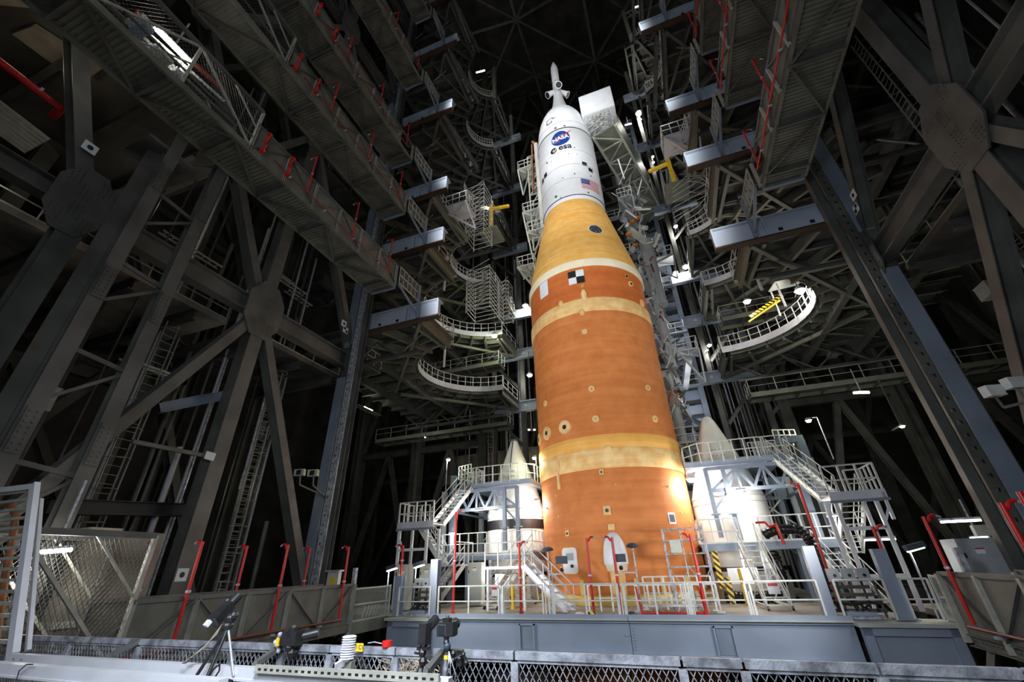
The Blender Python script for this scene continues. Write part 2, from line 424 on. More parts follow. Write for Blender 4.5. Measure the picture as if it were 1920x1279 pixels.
# perforated guide rails standing in front of the two near columns
def guide(x, label, s):
    t = thing('guide_rail', label, 'guide rail', (x, 17.6, -16))
    b = MB(); z0, z1 = -16, 62
    b.box((x - .02, 17.5, z0), (x + .02, 17.9, z1))                     # leg toward the column
    b.box((x - .16 * 1, 17.46, z0), (x - .07, 17.5, z1)); b.box((x + .07, 17.46, z0), (x + .16, 17.5, z1))
    z = z0
    while z < z1: b.box((x - .07, 17.46, z), (x + .07, 17.5, z + .3)); z += .42
    b.o('perforated_strip', 'galv' if s < 0 else 'steel', t)
    P('back_channel', t, 'C', 'steel', (x - s * .35, 17.75, z0), (x - s * .35, 17.75, z1), .3, .3, (0, 1, 0))
    return t
guide(-16.35, 'tall perforated guide rail on the column left of the rocket', -1)
guide(9.3, 'tall perforated guide rail on the column right of the rocket', 1)
for x, lb in ((-17.0, 'pale blue-grey cover plate on the near left column'), (9.85, 'pale blue-grey cover plate on the near right column')):
    b = MB(); b.box((x - .29, 17.55, -30), (x + .29, 17.62, 10)); b.box((x - .29, 17.55, 12), (x + .29, 17.62, 40))
    tag(b.o('column_cover', 'blue'), lb, 'steel plate')

# laced column and broad H column at the far left
def near_left():
    p = [at(0, 700, 'Y', 4.9), at(250, 280, 'Y', 4.9)]; x = -17.0
    t = thing('crane_column', 'broad rusty H-section column at the left edge of the photo', 'steel column', (x + .9, 5.2, -16))
    P('shaft', t, 'I', 'steel2', (x + .9, 5.3, -16), (x + .9, 5.3, 14.1), .72, .62, (1, -.45, 0))
    box('cap_plate', t, 'steel', (x + .1, 4.5, 14.1), (x + 1.7, 6.1, 14.22))
    t = thing('laced_column', 'tall laced column of two riveted channels and zigzag bars, left side', 'steel column', (-15.4, 5.3, -16))
    ya, yb, xx = 5.35, 7.0, -15.45
    for y in (ya, yb):
        P('channel', t, 'C', 'steel', (xx, y, -16), (xx, y, 16.0), .42, .34, (1, 0, 0))
    k = 0; z = -15.0
    while z < 15:
        P('lacing_bar', t, 'box', 'steel', (xx, ya, z), (xx, yb, z + 1.5), .10, .06, (1, 0, 0)); P('lacing_bar', t, 'box', 'steel', (xx, yb, z + 1.5), (xx, ya, z + 1.7), .13, .06, (1, 0, 0)); z += 3.2
    for y in (ya, yb):
        for z in (-1.2, 3.4, 8.1, 12.8):
            P('splice_plate', t, 'box', 'steel', (xx + .22, y, z - .6), (xx + .22, y, z + .6), .3, .03, (1, 0, 0))
            b = MB()
            for i in range(2):
                for j in range(8): b.tube((xx + .23, y - .08 + i * .16, z - .5 + j * .14), (xx + .27, y - .08 + i * .16, z - .5 + j * .14), .028, 5)
            b.o('rivets', 'steel', t)['kind'] = 'stuff'
near_left()

# concrete floors, stair landings and clutter inside the side towers
def tower_floor(x0, x1, y0, y1, z, label, m='conc', railx=None):
    t = thing('tower_floor', label, 'floor slab', (x0, y0, z))
    box('slab', t, m, (x0, y0, z - .25), (x1, y1, z))
    yy = y0 + .8
    while yy < y1:
        P('joist', t, 'I', 'steel2', (x0, yy, z - .5), (x1, yy, z - .5), .25, .5); yy += 2.4
    if railx is not None: rail(t, [(railx, y0, z), (railx, y1, z)], 'grail', 1.1, 1.8, .025, .12, parts=False)
    return t
names = ['lowest', 'second', 'third', 'fourth', 'fifth', 'sixth']
for k, z in enumerate((-2.2, 10.9 - .5, 24.0, 37.0)):
    tower_floor(-24, -17.6, 11.8, 18.0, z, f'{names[k]} dark floor inside the left tower, with handrail', 'steel2', -17.7)
    tower_floor(10.6, 17, 11.8, 18.0, z - .2, f'{names[k]} dark floor inside the right tower, with handrail', 'steel2', 10.7)
tower_floor(-32, -18.5, -8, 8.5, 18.5, 'concrete floor slab at the upper left corner, almost dark', 'dconc')  # darker concrete stands in for the unlit part of the ceiling
tower_floor(-30, -18.2, -8, 11, 10.6, 'concrete floor slab behind the crane column on the left', 'conc', -18.3)
tower_floor(17.8, 30, 0, 16, 23, 'dark floor slab in the right tower, upper corner', 'dconc')

def clutter(xa, xb, ya, yb, z0, z1, n, label, m='grey'):
    t = thing('pipe_bank', label, 'pipes', ((xa + xb) / 2, (ya + yb) / 2, z0))
    for i in range(n):
        x = random.uniform(xa, xb); y = random.uniform(ya, yb); a = random.uniform(z0, z0 + (z1 - z0) * .4); b = random.uniform(a + 6, z1)
        P('conduit', t, 'cyl', random.choice([m, 'steel', 'steel2', 'galv']), (x, y, a), (x, y, b), random.choice([.08, .12, .2]))
clutter(-23, -18.5, 6, 17, -14, 36, 26, 'bank of thin conduits running up inside the left tower')
clutter(11.5, 17, 6, 17, -14, 36, 22, 'bank of thin conduits running up inside the right tower')
clutter(-22, -13, 39, 50, -14, 60, 24, 'bank of thin conduits behind the rocket on its left')
clutter(5.5, 12, 39, 50, -14, 70, 34, 'bank of thin conduits behind the rocket on its right')
def ladders(x, y, z0, z1, label, side=(0, 1, 0)):
    t = thing('ladder', label, 'ladder', (x, y, z0)); ladder(t, (x, y, z0), (x, y, z1), .5, 'grail', side)
    b = MB(); z = z0 + 2
    while z < z1:
        s = V(side); n_ = V((1, 0, 0)) if s.y else V((0, -1, 0)); pts = [V((x, y, z)) + s * .38 * math.cos(a) + n_ * .55 * math.sin(a) for a in [math.pi * i / 6 for i in range(7)]]
        b.path(pts, .015, 4); z += 1.1
    b.o('ladder_cage', 'grail', t)['kind'] = 'stuff'
ladders(-19.0, 15.0, -10, 9.8, 'caged ladder inside the left tower behind the X brace')
ladders(-21.5, 17, -8, 9, 'second caged ladder deeper in the left tower')
ladders(-15.6, 36.8, -2, 13, 'caged ladder at the far left column below the round platform', (1, 0, 0))
ladders(12.5, 16, -6, 22, 'caged ladder inside the right tower')
ladders(-19.2, 9.5, -8, 9.8, 'short caged ladder left of the tall gusset column')

# ------------------------------------------------------------------ extensible platforms, one half on each side and level
SIDEW = {-1: 'left', 1: 'right'}
LVN = ['deck level', 'first level up', 'second level', 'third level', 'fourth level', 'fifth level', 'topmost level']
def gx(s, d): return X0 + s * d                 # distance d from the middle of the bay

def platform(s, k, notch_d, notch_r, straight=9.2, floor_m='steel2'):
    z = LV[k]; sd = SIDEW[s]
    t = thing('work_platform', f'{sd} half platform with a round cut-out, {LVN[k]}', 'platform', (gx(s, 12), 28, z), 'half platforms drawn back on both sides')
    zb = z - .02; cx = gx(s, notch_d); cy = 27.86
    y0, y1 = 18.9, 37.1
    # near girder: pale blue-grey box girder with recessed web
    gz1, gz0 = z + .05, z - 1.2
    for nm, a, b in (('girder_web', 7.7, 13.6),):
        xs = sorted((gx(s, a), gx(s, b)))
        box(nm, t, 'pgird', (xs[0], 18.25, gz0 + .08), (xs[1], 18.4, gz1 - .08))
    xs = sorted((gx(s, 7.7), gx(s, 13.6)))
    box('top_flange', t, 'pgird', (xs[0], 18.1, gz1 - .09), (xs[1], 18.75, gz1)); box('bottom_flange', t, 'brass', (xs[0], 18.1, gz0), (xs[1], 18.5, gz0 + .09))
    for d in (7.75, 9.75, 10.0, 13.5):
        x = gx(s, d); box('stiffener', t, 'pgird', (x - .05, 18.12, gz0 + .09), (x + .05, 18.25, gz1 - .09))
    x = gx(s, 9.95); box('web_pad', t, 'pgird', (min(x, x + s * 3.4), 18.2, gz0 + .09), (max(x, x + s * 3.4), 18.25, gz1 - .09))
    for d in (10.6, 11.9): x = gx(s, d); box('bolt_pocket', t, 'black', (x - .09, 18.17, gz0 + .25), (x + .09, 18.21, gz0 + .42))
    # far girder
    xs = sorted((gx(s, 7.5), gx(s, 12.0)))
    box('far_girder_web', t, 'pgird', (xs[0], 37.35, z - 1.0), (xs[1], 37.5, z - .05)); box('far_flange', t, 'pgird', (xs[0], 37.15, z - .1), (xs[1], 37.6, z)); box('far_flange', t, 'pgird', (xs[0], 37.15, z - 1.1), (xs[1], 37.6, z - 1.0))
    for d in (8.6, 9.8):
        x = gx(s, d); b = MB(); b.tube((x, 37.3, z - .5), (x, 37.36, z - .5), .14, 12); b.tube((x + .4, 37.3, z - .62), (x + .4, 37.36, z - .62), .07, 8); b.o('bolt_boss', 'white', t)
    # floor with round cut-out
    arc = []
    import math as _m
    n = 22; off = straight - notch_d
    a_end = _m.acos(max(-1, min(1, off / notch_r))) if abs(off) < notch_r else _m.pi / 2
    for i in range(n + 1):
        a = -a_end + 2 * a_end * i / n               # angle from the outward direction
        arc.append((cx + s * notch_r * _m.cos(a), cy + notch_r * _m.sin(a)))
    xi, xo = gx(s, straight), gx(s, 21.5)
    poly = [(xi, y0)] + arc + [(xi, y1), (xo, y1), (xo, y0)]
    MB().slab(poly, z - .16, z).o('floor_plate', floor_m, t)
    # rim plate and handrail round the cut-out
    b = MB()
    for (xa, ya), (xb, yb) in zip(arc, arc[1:]): b.bar((xa, ya, z - .12), (xb, yb, z - .12), .05, .5)
    b.o('curved_rim', 'alu' if k <= 3 else 'grail', t)
    rail(t, [(xx + s * .12 * 0, yy, z) for xx, yy in arc], 'rail', 1.05, .95, .024, None, parts=(k <= 2))
    rail(t, [(xi + s * .1, arc[-1][1] + .1, z), (xi + s * .1, y1 - .2, z)], 'rail', 1.05, 1.2, .024, .15)
    rail(t, [(xi + s * .1, y0 + .1, z), (xi + s * .1, arc[0][1] - .1, z)], 'rail', 1.05, 1.2, .024, .15)
    # underside: ring girders, radial ribs and cross joists
    for rr, dd in ((notch_r + .35, .35), (notch_r + 1.3, .45)):
        b = MB(); pr = [(cx + s * rr * _m.cos(-1.5 + 3.0 * i / 18), cy + rr * _m.sin(-1.5 + 3.0 * i / 18)) for i in range(19)]
        pr = [(x, y) for x, y in pr if y0 < y < y1]
        for (xa, ya), (xb, yb) in zip(pr, pr[1:]): b.bar((xa, ya, z - .35), (xb, yb, z - .35), .12, dd)
        b.o('ring_girder', 'lpanel' if k < 4 else 'steel', t)
    for i in range(13):
        a = -1.5 + 3.0 * i / 12; ca, sa = _m.cos(a), _m.sin(a)
        r0 = notch_r + .1; r1 = notch_r + 6.5
        if abs(sa) > .05: r1 = min(r1, (8.8 if sa < 0 else 9.1) / abs(sa))
        if r1 < r0 + .5: continue
        P('radial_rib', t, 'I', 'lpanel' if k < 4 else 'steel', (cx + s * r0 * ca, cy + r0 * sa, z - .5), (cx + s * r1 * ca, cy + r1 * sa, z - .62), .2, .62)
    y = y0 + .6
    while y < y1:
        xin = notch_d + _m.sqrt(max(0, (notch_r + .6) ** 2 - (y - cy) ** 2)) if abs(y - cy) < notch_r + .6 else straight + .2
        P('joist', t, 'I', 'steel', (gx(s, max(xin, straight + .2)), y, z - .34), (xo, y, z - .34), .18, .36); y += 1.52
    for d in (15.2, 18.4): P('deep_girder', t, 'I', 'steel', (gx(s, d), y0, z - .75), (gx(s, d), y1, z - .75), .4, 1.0)
    P('edge_girder', t, 'I', 'lpanel' if k < 4 else 'steel', (xi + s * .15, y0, z - .5), (xi + s * .15, arc[0][1] - .1, z - .5), .22, .75)
    P('edge_girder', t, 'I', 'lpanel' if k < 4 else 'steel', (xi + s * .15, arc[-1][1] + .1, z - .5), (xi + s * .15, y1, z - .5), .22, .75)
    for ya, yb in ((y0, 27.5), (37, 28.2)):
        P('diagonal_brace', t, 'box', 'lpanel' if k < 4 else 'steel', (gx(s, 9.4), ya, z - .9), (gx(s, 17), yb, z - 1.2), .2, .25)
    # lower stringer truss under the outer part
    for yy in (20.5, 35.0):
        P('bottom_chord', t, 'I', 'steel', (gx(s, 10.2), yy, z - 2.0), (gx(s, 21), yy, z - 2.0), .22, .25)
        for q in range(6):
            xa, xb = 10.2 + q * 1.8, 10.2 + (q + 1) * 1.8
            P('web_brace', t, 'box', 'steel', (gx(s, xa), yy, z - 2.0 if q % 2 else z - .6), (gx(s, xb), yy, z - .6 if q % 2 else z - 2.0), .12, .12)
    return t
for s in (-1, 1):
    platform(s, 1, 9.2 + .2, 4.9); platform(s, 2, 9.4, 4.9 if s < 0 else 4.0); platform(s, 3, 8.7, 3.4)
    platform(s, 4, 8.2, 2.9); platform(s, 5, 8.2, 2.9); platform(s, 6, 8.2, 2.9)

# fixed service walkways low behind the platforms
def walkway(x0, x1, y, z, label, w_=1.6):
    t = thing('service_walkway', label, 'walkway', ((x0 + x1) / 2, y, z))
    box('grating', t, 'steel', (x0, y - w_ / 2, z - .08), (x1, y + w_ / 2, z))
    for e in (-1, 1): P('edge_channel', t, 'C', 'lpanel', (x0, y + e * w_ / 2, z - .18), (x1, y + e * w_ / 2, z - .18), .1, .36)
    n = int((x1 - x0) / 1.6)
    for i in range(n + 1): x = x0 + (x1 - x0) * i / n; P('cross_bar', t, 'box', 'steel', (x, y - w_ / 2, z - .3), (x, y + w_ / 2, z - .3), .1, .12)
    rail(t, [(x0, y - w_ / 2, z), (x1, y - w_ / 2, z)], 'grail', 1.07, 1.8); rail(t, [(x1 if x0 < -5 else x0, y - w_ / 2, z), (x1 if x0 < -5 else x0, y + w_ / 2, z)], 'rail', 1.07, .8)
walkway(-28, -13.2, 36.0, 11.9, 'dim service walkway under the first level, left of the rocket')
walkway(7.2, 24, 35.5, 11.2, 'dim service walkway under the first level, right of the rocket')
walkway(-24, -13.4, 34.5, 17.6, 'dim service walkway between the first and second level, left')
walkway(6.6, 20, 34.0, 17.4, 'dim service walkway between the first and second level, right')
walkway(-26, -18.5, 22, 13.0, 'short walkway behind the left guide rail')
walkway(11.5, 22, 22, 15.2, 'short walkway beyond the right guide rail')

# outer posts carrying the platform ends
for s in (-1, 1):
    t = thing('platform_post', f'slender steel posts carrying the {SIDEW[s]} platforms at their inner far corner', 'steel posts', (gx(s, 12.2), 37.9, -30))
    for d in (8.7 if s > 0 else 9.0, 12.2):
        P('post', t, 'I', 'steel', (gx(s, d), 37.95, -30), (gx(s, d), 37.95, 62), .42, .42)
    for k in range(1, 6):
        P('knee_brace', t, 'I', 'steel', (gx(s, 9), 38, LV[k] - 4.6), (gx(s, 12.0), 38, LV[k] - 1.2), .25, .3); P('knee_brace', t, 'I', 'steel', (gx(s, 12), 38, LV[k] - 4.6), (gx(s, 15.5), 38, LV[k] - 1.2), .25, .3)

# ------------------------------------------------------------------ catwalks along both sides
def catwalk(s, k):
    z = LV[k] if k else -1.83; sd = SIDEW[s]
    xi = -12.7 if s < 0 else 6.3; w_ = 1.6; xo = xi + s * w_; yE = 15.8; y0 = -6.0; yc = 6.3 if k else 7.8
    zt = z + 1.3; zb = z - .12
    t = thing('catwalk', f'{sd} catwalk running toward the rocket, {LVN[k]}', 'catwalk', (xi, yE, z), 'catwalks along both sides')
    # floor of corrugated sheet
    b = MB(); y = y0; b.box((min(xi, xo), y0, zb + .0), (max(xi, xo), yE, zb + .03))
    while y < yE: b.box((min(xi, xo), y, zb - .025), (max(xi, xo), y + .075, zb + .0)); y += .15
    b.o('corrugated_floor', 'panel', t)
    for x in (xi, xo): P('edge_beam', t, 'C', 'panel', (x, y0, zb - .02), (x, yE, zb - .02), .12, .26)
    # underside braces
    y = y0; i = 0; st = 2.35
    while y + st <= yE + .1:
        P('cross_beam', t, 'box', 'steel', (xi, y + st, zb - .14), (xo, y + st, zb - .14), .1, .14)
        a, c = (xi, xo) if i % 2 else (xo, xi)
        P('floor_brace', t, 'box', 'steel', (a, y, zb - .14), (c, y + st, zb - .14), .08, .08); y += st; i += 1
    # side panels with posts and diagonals
    for x, face in ((xi, -s), (xo, s)):
        ys_ = yc if (s < 0 and k in (0, 1, 2)) or (s > 0 and k == 0) else y0
        y = ys_; i = 0; st2 = 1.58
        while y + st2 <= yE + .2:
            y2 = min(y + st2, yE)
            box('side_panel', t, 'panel', (x - .015, y + .03, z), (x + .015, y2 - .03, zt - .05))
            P('post', t, 'C', 'grail' if x == xi else 'steel', (x - s * .06, y, z - .2), (x - s * .06, y, zt), .09, .09)
            P('diagonal', t, 'box', 'steel', (x - s * .06, y, zt if i % 2 else z), (x - s * .06, y2, z if i % 2 else zt), .05, .07, (1, 0, 0)); y += st2; i += 1
        P('post', t, 'C', 'grail', (x - s * .06, yE, z - .2), (x - s * .06, yE, zt), .12, .12)
        P('top_rail', t, 'box', 'steel', (x, ys_, zt), (x, yE, zt), .14, .1)
        if ys_ > y0:                              # taller caged truss with mesh close to the viewer
            zc = z + (2.1 if k else 2.75); y = yc; i = 0; q = 2.6
            P('cage_top_chord', t, 'box', 'steel', (x, y0, zc), (x, yc, zc), .12, .14)
            while y - q >= y0 - .1:
                P('cage_post', t, 'box', 'grail' if x == xi else 'steel', (x, y, z - .1), (x, y - (0 if i else 0), zc), .1, .1)
                P('cage_diagonal', t, 'box', 'grail', (x, y, z if i % 2 == 0 else zc), (x, y - q, zc if i % 2 == 0 else z), .07, .08, (1, 0, 0))
                P('cage_diagonal', t, 'box', 'grail', (x, y, (z + zc) / 2), (x, y - q / 2, z if i % 2 else zc), .05, .05, (1, 0, 0)); y -= q; i += 1
            mesh_fill(t, (x, y0, z), (x, yc, zc - .1), 'steel', .13 if k else .1, .004)
            if x == xi: P('mid_chord', t, 'box', 'steel', (x, y0, z + .55), (x, yc, z + .55), .05, .07)
    # gate between the end of the catwalk and the girder
    if k:
        g0, g1 = yE + .1, 18.0
        b = MB(); x = xi - s * .25
        for za in (z + .05, z + .62, z + 1.18): b.bar((x, g0, za), (x, g1, za), .05, .07)
        for i in range(6): y = g0 + (g1 - g0) * i / 5; b.bar((x, y, z + .05), (x, y, z + 1.18), .04, .04)
        b.o('end_gate', 'grail', t)
        mesh_fill(t, (x, g0, z + .1), (x, g1, z + 1.1), 'grail')
        P('gate_brace', t, 'box', 'blue', (x, g0, z - .05), (x, g1, z - .9), .08, .12, (1, 0, 0)); P('gate_post', t, 'box', 'blue', (x, g1, z - 1.1), (x, g1, z + 1.25), .14, .14)
        P('hanger', t, 'box', 'blue', (xi, g0, zb - .1), (xo, g0, zb - .1), .12, .14)
    return t

def mesh_fill(parent, lo, hi, m, cell=.16, r=.006, name='wire_mesh'):
    """diamond wire mesh in the plane x = const (or y = const)"""
    b = MB(); alongy = abs(hi[0] - lo[0]) < 1e-6
    u0, u1 = (lo[1], hi[1]) if alongy else (lo[0], hi[0]); z0, z1 = lo[2], hi[2]; H = z1 - z0
    def pt(u, z): return (lo[0], u, z) if alongy else (u, lo[1], z)
    k = -H * .6
    while k < (u1 - u0):
        for sg in (1, -1):
            ua, za = k, 0.; ub, zb = k + H * .6, H
            if ua < 0: za = -ua / .6; ua = 0
            if ub > u1 - u0: zb = H - (ub - (u1 - u0)) / .6; ub = u1 - u0
            if ub > ua and zb > za:
                A, B = (u0 + ua, z0 + za), (u0 + ub, z0 + zb)
                if sg < 0: A, B = (u0 + u1 - A[0], A[1]), (u0 + u1 - B[0], B[1])
                b.bar(pt(*A), pt(*B), r * 2, r * 2)
        k += cell
    o = b.o(name, m, parent); o['kind'] = 'stuff'; return o
for s in (-1, 1):
    for k in (0, 1, 2, 3, 4, 5): catwalk(s, k)

# red fire pipes along the catwalks
def standpipe(x, y, z0, z1, label, arm=(1, 0), r=.04, base=True, m='red'):
    t = thing('fire_standpipe', label, 'red pipe', (x, y, z0), 'red fire standpipes')
    P('riser', t, 'cyl', m, (x, y, z0), (x, y, z1), r * 2)
    if base:
        b = MB(); b.tube((x, y, z0), (x, y, z0 + .05), r * 2.6, 10); b.tube((x, y, z0 + .05), (x, y, z0 + .14), r * 1.6, 10); b.o('base_flange', m, t)
    ax, ay = arm; n = V((ax, ay, 0)).normalized(); e = V((x, y, z1))
    b = MB(); b.path([e - V((0, 0, .1)), e + n * .08 - V((0, 0, .12)), e + n * .14 + V((0, 0, .0)), e + n * .22 + V((0, 0, .03)), e + n * .28 + V((0, 0, .02))], r * .8, 8); b.o('swing_arm', m, t)
    b = MB(); b.tube(e + n * .28 + V((0, 0, .02)), e + n * .4 + V((0, 0, -.03)), r * .55, 8, r * .8); b.o('nozzle', 'galv', t)
    b = MB(); b.tube((x, y, z0 + (z1 - z0) * .5 - .03), (x, y, z0 + (z1 - z0) * .5 + .03), r * 1.5, 8); b.o('clamp', 'galv', t)
ordn = ['nearest to the rocket', 'second from the rocket', 'third from the rocket', 'fourth from the rocket', 'fifth from the rocket']
for s, x in ((-1, -12.58), (1, 6.18)):
    for k in range(6):
        z = LV[k]; ysr = ([15.0, 12.0, 9.0] if s < 0 else [15.0, 11.8, 8.6]) if k else ([15.05, 12.0, 9.0] if s < 0 else [15.0, 11.75])
        for i, y in enumerate(ysr):
            standpipe(x, y, z + .25, z + 2.65, f'red standpipe on the {SIDEW[s]} catwalk at the {LVN[k]}, {ordn[i]}', (s, .2) if k == 0 or s > 0 else (-1, 0), .035 if k else .045, base=False)
        t = thing('fire_main', f'thin red-brown pipe along the {SIDEW[s]} catwalk, {LVN[k]}', 'red pipe', (x, 15, z + .15), 'fire mains along the catwalks')
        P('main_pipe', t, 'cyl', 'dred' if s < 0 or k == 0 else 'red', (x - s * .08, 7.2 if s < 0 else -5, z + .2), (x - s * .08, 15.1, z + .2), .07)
        for yy in range(8 if s < 0 else -4, 16, 2): P('clip', t, 'box', 'galv', (x - s * .08, yy, z + .12), (x - s * .08, yy + .06, z + .12), .12, .06)
        if k and s < 0:
            for i, y in enumerate((6.7, 7.9)):
                t = thing('folded_nozzle', f'folded red hose nozzle on the left catwalk, {LVN[k]}, {"farther" if i else "nearer"} of two', 'red nozzle', (x, y, z + .4))
                b = MB(); b.path([(x, y, z + .15), (x + .1, y, z + .5), (x - .02, y, z + .8), (x + .1, y, z + 1.1)], .05, 8); b.o('hose_body', 'red', t)
                b = MB(); b.tube((x + .1, y, z + 1.05), (x + .1, y, z + 1.15), .09, 8); b.tube((x, y, z + .12), (x, y, z + .24), .1, 8); b.o('coupling', 'red', t)
for i, y in enumerate((14.9, 11.95, 8.9)):
    standpipe(-14.4, y, -1.5, .85, f'red standpipe behind the left deck-level catwalk, {["right", "middle", "left"][i]} one of three', (-1, 0), .045, base=False)

# ------------------------------------------------------------------ the rocket
def surf(r, deg, z, lift=0.):
    a = math.radians(deg); return V((RX + (r + lift) * math.sin(a), RY - (r + lift) * math.cos(a), z))

rk = thing('rocket', 'tall rocket with orange core stage and white capsule stack', 'rocket', (RX, RY, -30))
def ring(name, m, prof, n=96): return MB().lathe(RX, RY, prof, n).o(name, m, rk, True)
ring('aft_tank', 'foam', [(RR - .02, -40), (RR - .02, 4.55)])
ring('aft_band', 'band', [(RR, 4.5), (RR + .05, 4.6), (RR + .05, 5.55), (RR + .01, 5.6)])
ring('aft_band_upper', 'bando', [(RR, 5.6), (RR + .03, 5.65), (RR + .03, 6.32), (RR, 6.36)])
ring('main_tank', 'foam', [(RR - .02, 6.35), (RR - .02, 14.0)])
ring('shoulder_ring', 'bando', [(RR - .02, 14.0), (RR + .02, 14.1), (RR + .02, 14.45)]) if False else ring('shoulder_ring', 'foam', [(RR - .02, 14.0), (RR + .03, 14.15), (RR + .03, 14.6)])
ring('forward_band', 'band', [(RR + .02, 14.58), (RR + .06, 14.65), (RR + .06, 15.6), (RR, 15.68)])
ring('forward_tank', 'foamd', [(RR - .03, 15.65), (RR - .03, 18.4)])
ring('joint_ring', 'ring', [(RR, 18.35), (RR + .07, 18.45), (RR + .07, 18.95), (RR - .02, 19.05)])
ring('stage_adapter_cone', 'cone', [(RR - .02, 19.0), (4.3, 19.9), (2.74, 26.85)])
ring('capsule_stack', 'white', [(2.74, 26.85), (2.76, 27.3), (2.79, 27.32), (2.79, 36.2), (2.76, 36.25)])
ring('fairing_shroud', 'white', [(2.77, 36.25), (2.74, 36.9), (2.66, 37.9), (2.55, 38.9), (2.36, 39.9), (2.12, 40.7), (1.82, 41.4), (1.5, 41.9), (1.18, 42.35)])
ring('tower_skirt', 'white', [(1.19, 42.3), (.98, 43.0), (.78, 43.8), (.64, 44.6), (.53, 45.5), (.46, 46.3)])
ring('escape_tower', 'white', [(.46, 46.3), (.44, 46.8), (.42, 51.1), (.36, 51.6), (.12, 52.6), (.02, 52.75)], 48)
for z, h_, r in ((27.25, .05, 2.80), (29.3, .03, 2.795), (31.1, .04, 2.795), (33.0, .025, 2.795), (36.2, .11, 2.80), (37.35, .03, 2.72)):
    ring('seam_ring', 'disc' if h_ > .045 else 'grey', [(r, z), (r + .012, z), (r + .012, z + h_), (r - .05, z + h_)])
for i, a in enumerate((0, 45, 90, 135, 180, 225, 270, 315)):
    if a % 90 == 45 or True:
        if a not in (20, 0, 90, 180, 270): pass
for a in (20, 110, 200, 290):
    b = MB(); p = surf(.38, a, 46.75); q = surf(.38, a, 46.15, .72)
    b.tube(p, q, .24, 16, .36, cap=False); b.tube(q, q + (q - p).normalized() * .05, .39, 16, .39); b.o('abort_nozzle', 'white', rk, True)
    b = MB(); d = (q - p).normalized(); b.tube(q + d * .03, q + d * .055, .32, 14); b.o('nozzle_throat', 'black', rk)
for a in (5, 65, 305):
    b = MB(); c = surf(.42, a, 48.3); b.tube(c, surf(.42, a, 48.3, .02), .08, 10); b.o('vent_hole', 'black', rk)

# flat print on the skin, wrapped round it
def wrap(name, m, r, deg, z, polys, lift=.012, slope=0., parent=rk):
    """polys of (u, v) metres about the centre at angle deg, height z"""
    b = MB(); st = []
    for poly in polys:
        if len(poly) == 3: st.append(tuple(poly)); continue
        c = (sum(p[0] for p in poly) / len(poly), sum(p[1] for p in poly) / len(poly))
        st += [(c, p, q) for p, q in zip(poly, poly[1:] + poly[:1])]
    while st:
        t3 = st.pop(); e = max(range(3), key=lambda i: abs(t3[i][0] - t3[(i + 1) % 3][0]))
        p, q, k = t3[e], t3[(e + 1) % 3], t3[(e + 2) % 3]
        if abs(p[0] - q[0]) > .3:
            m_ = ((p[0] + q[0]) / 2, (p[1] + q[1]) / 2); st += [(p, m_, k), (m_, q, k)]; continue
        o = []
        for u, v in t3:
            rr = r + slope * v; a = math.radians(deg) + u / r; o.append((RX + (rr + lift) * math.sin(a), RY - (rr + lift) * math.cos(a), z + v))
        b.add(o, [(0, 1, 2)])
    return b.o(name, m, parent)
def circ(r, n=28, cx=0, cy=0, e=1.): return [(cx + r * math.cos(2 * math.pi * i / n), cy + r * e * math.sin(2 * math.pi * i / n)) for i in range(n)]
def annul(r0, r1, n=28):
    return [[(r0 * math.cos(a), r0 * math.sin(a)), (r1 * math.cos(a), r1 * math.sin(a)), (r1 * math.cos(b), r1 * math.sin(b)), (r0 * math.cos(b), r0 * math.sin(b))] for a, b in [(2 * math.pi * i / n, 2 * math.pi * (i + 1) / n) for i in range(n)]]
def rect(w_, h_, cx=0, cy=0): return [(cx - w_ / 2, cy - h_ / 2), (cx + w_ / 2, cy - h_ / 2), (cx + w_ / 2, cy + h_ / 2), (cx - w_ / 2, cy + h_ / 2)]
def grid(w_, h_, n=6, cx=0, cy=0): return [rect(w_ / n, h_, cx - w_ / 2 + w_ * (i + .5) / n, cy) for i in range(n)]
def round_rect(w_, h_, c, n=5):
    o = []
    for sx, sy, a0 in ((1, 1, 0), (-1, 1, 90), (-1, -1, 180), (1, -1, 270)):
        for i in range(n + 1):
            a = math.radians(a0 + 90 * i / n); o.append((sx * (w_ / 2 - c) + c * math.cos(a), sy * (h_ / 2 - c) + c * math.sin(a)))
    return o
def text_polys(s, size, bold=0.0, shear=0.):
    cu = bpy.data.curves.new('lettering', 'FONT'); cu.body = s; cu.size = size; cu.align_x = 'CENTER'; cu.align_y = 'CENTER'; cu.offset = bold; cu.shear = shear; cu.resolution_u = 3
    o = bpy.data.objects.new('lettering', cu); C.objects.link(o); bpy.context.view_layer.update()
    me = o.evaluated_get(bpy.context.evaluated_depsgraph_get()).to_mesh()
    out = [[(me.vertices[i].co.x, me.vertices[i].co.y) for i in p.vertices] for p in me.polygons]
    bpy.data.objects.remove(o); return out
def tform(polys, rot=0, dx=0, dy=0, sx=1, sy=1):
    c, s_ = math.cos(math.radians(rot)), math.sin(math.radians(rot))
    return [[(x * sx * c - y * sy * s_ + dx, x * sx * s_ + y * sy * c + dy) for x, y in p] for p in polys]
LR = 2.79
wrap('insignia_disc', 'navy', LR, 1, 34.9, [circ(.88, 40, 0, 0, 1.12)], .012)
def swoosh(pts, wd):
    o = []
    for (a, b), w0, w1 in zip(zip(pts, pts[1:]), wd, wd[1:]):
        dx, dy = b[0] - a[0], b[1] - a[1]; l = math.hypot(dx, dy); nx, ny = -dy / l, dx / l
        o.append([(a[0] + nx * w0, a[1] + ny * w0), (a[0] - nx * w0, a[1] - ny * w0), (b[0] - nx * w1, b[1] - ny * w1), (b[0] + nx * w1, b[1] + ny * w1)])
    return o
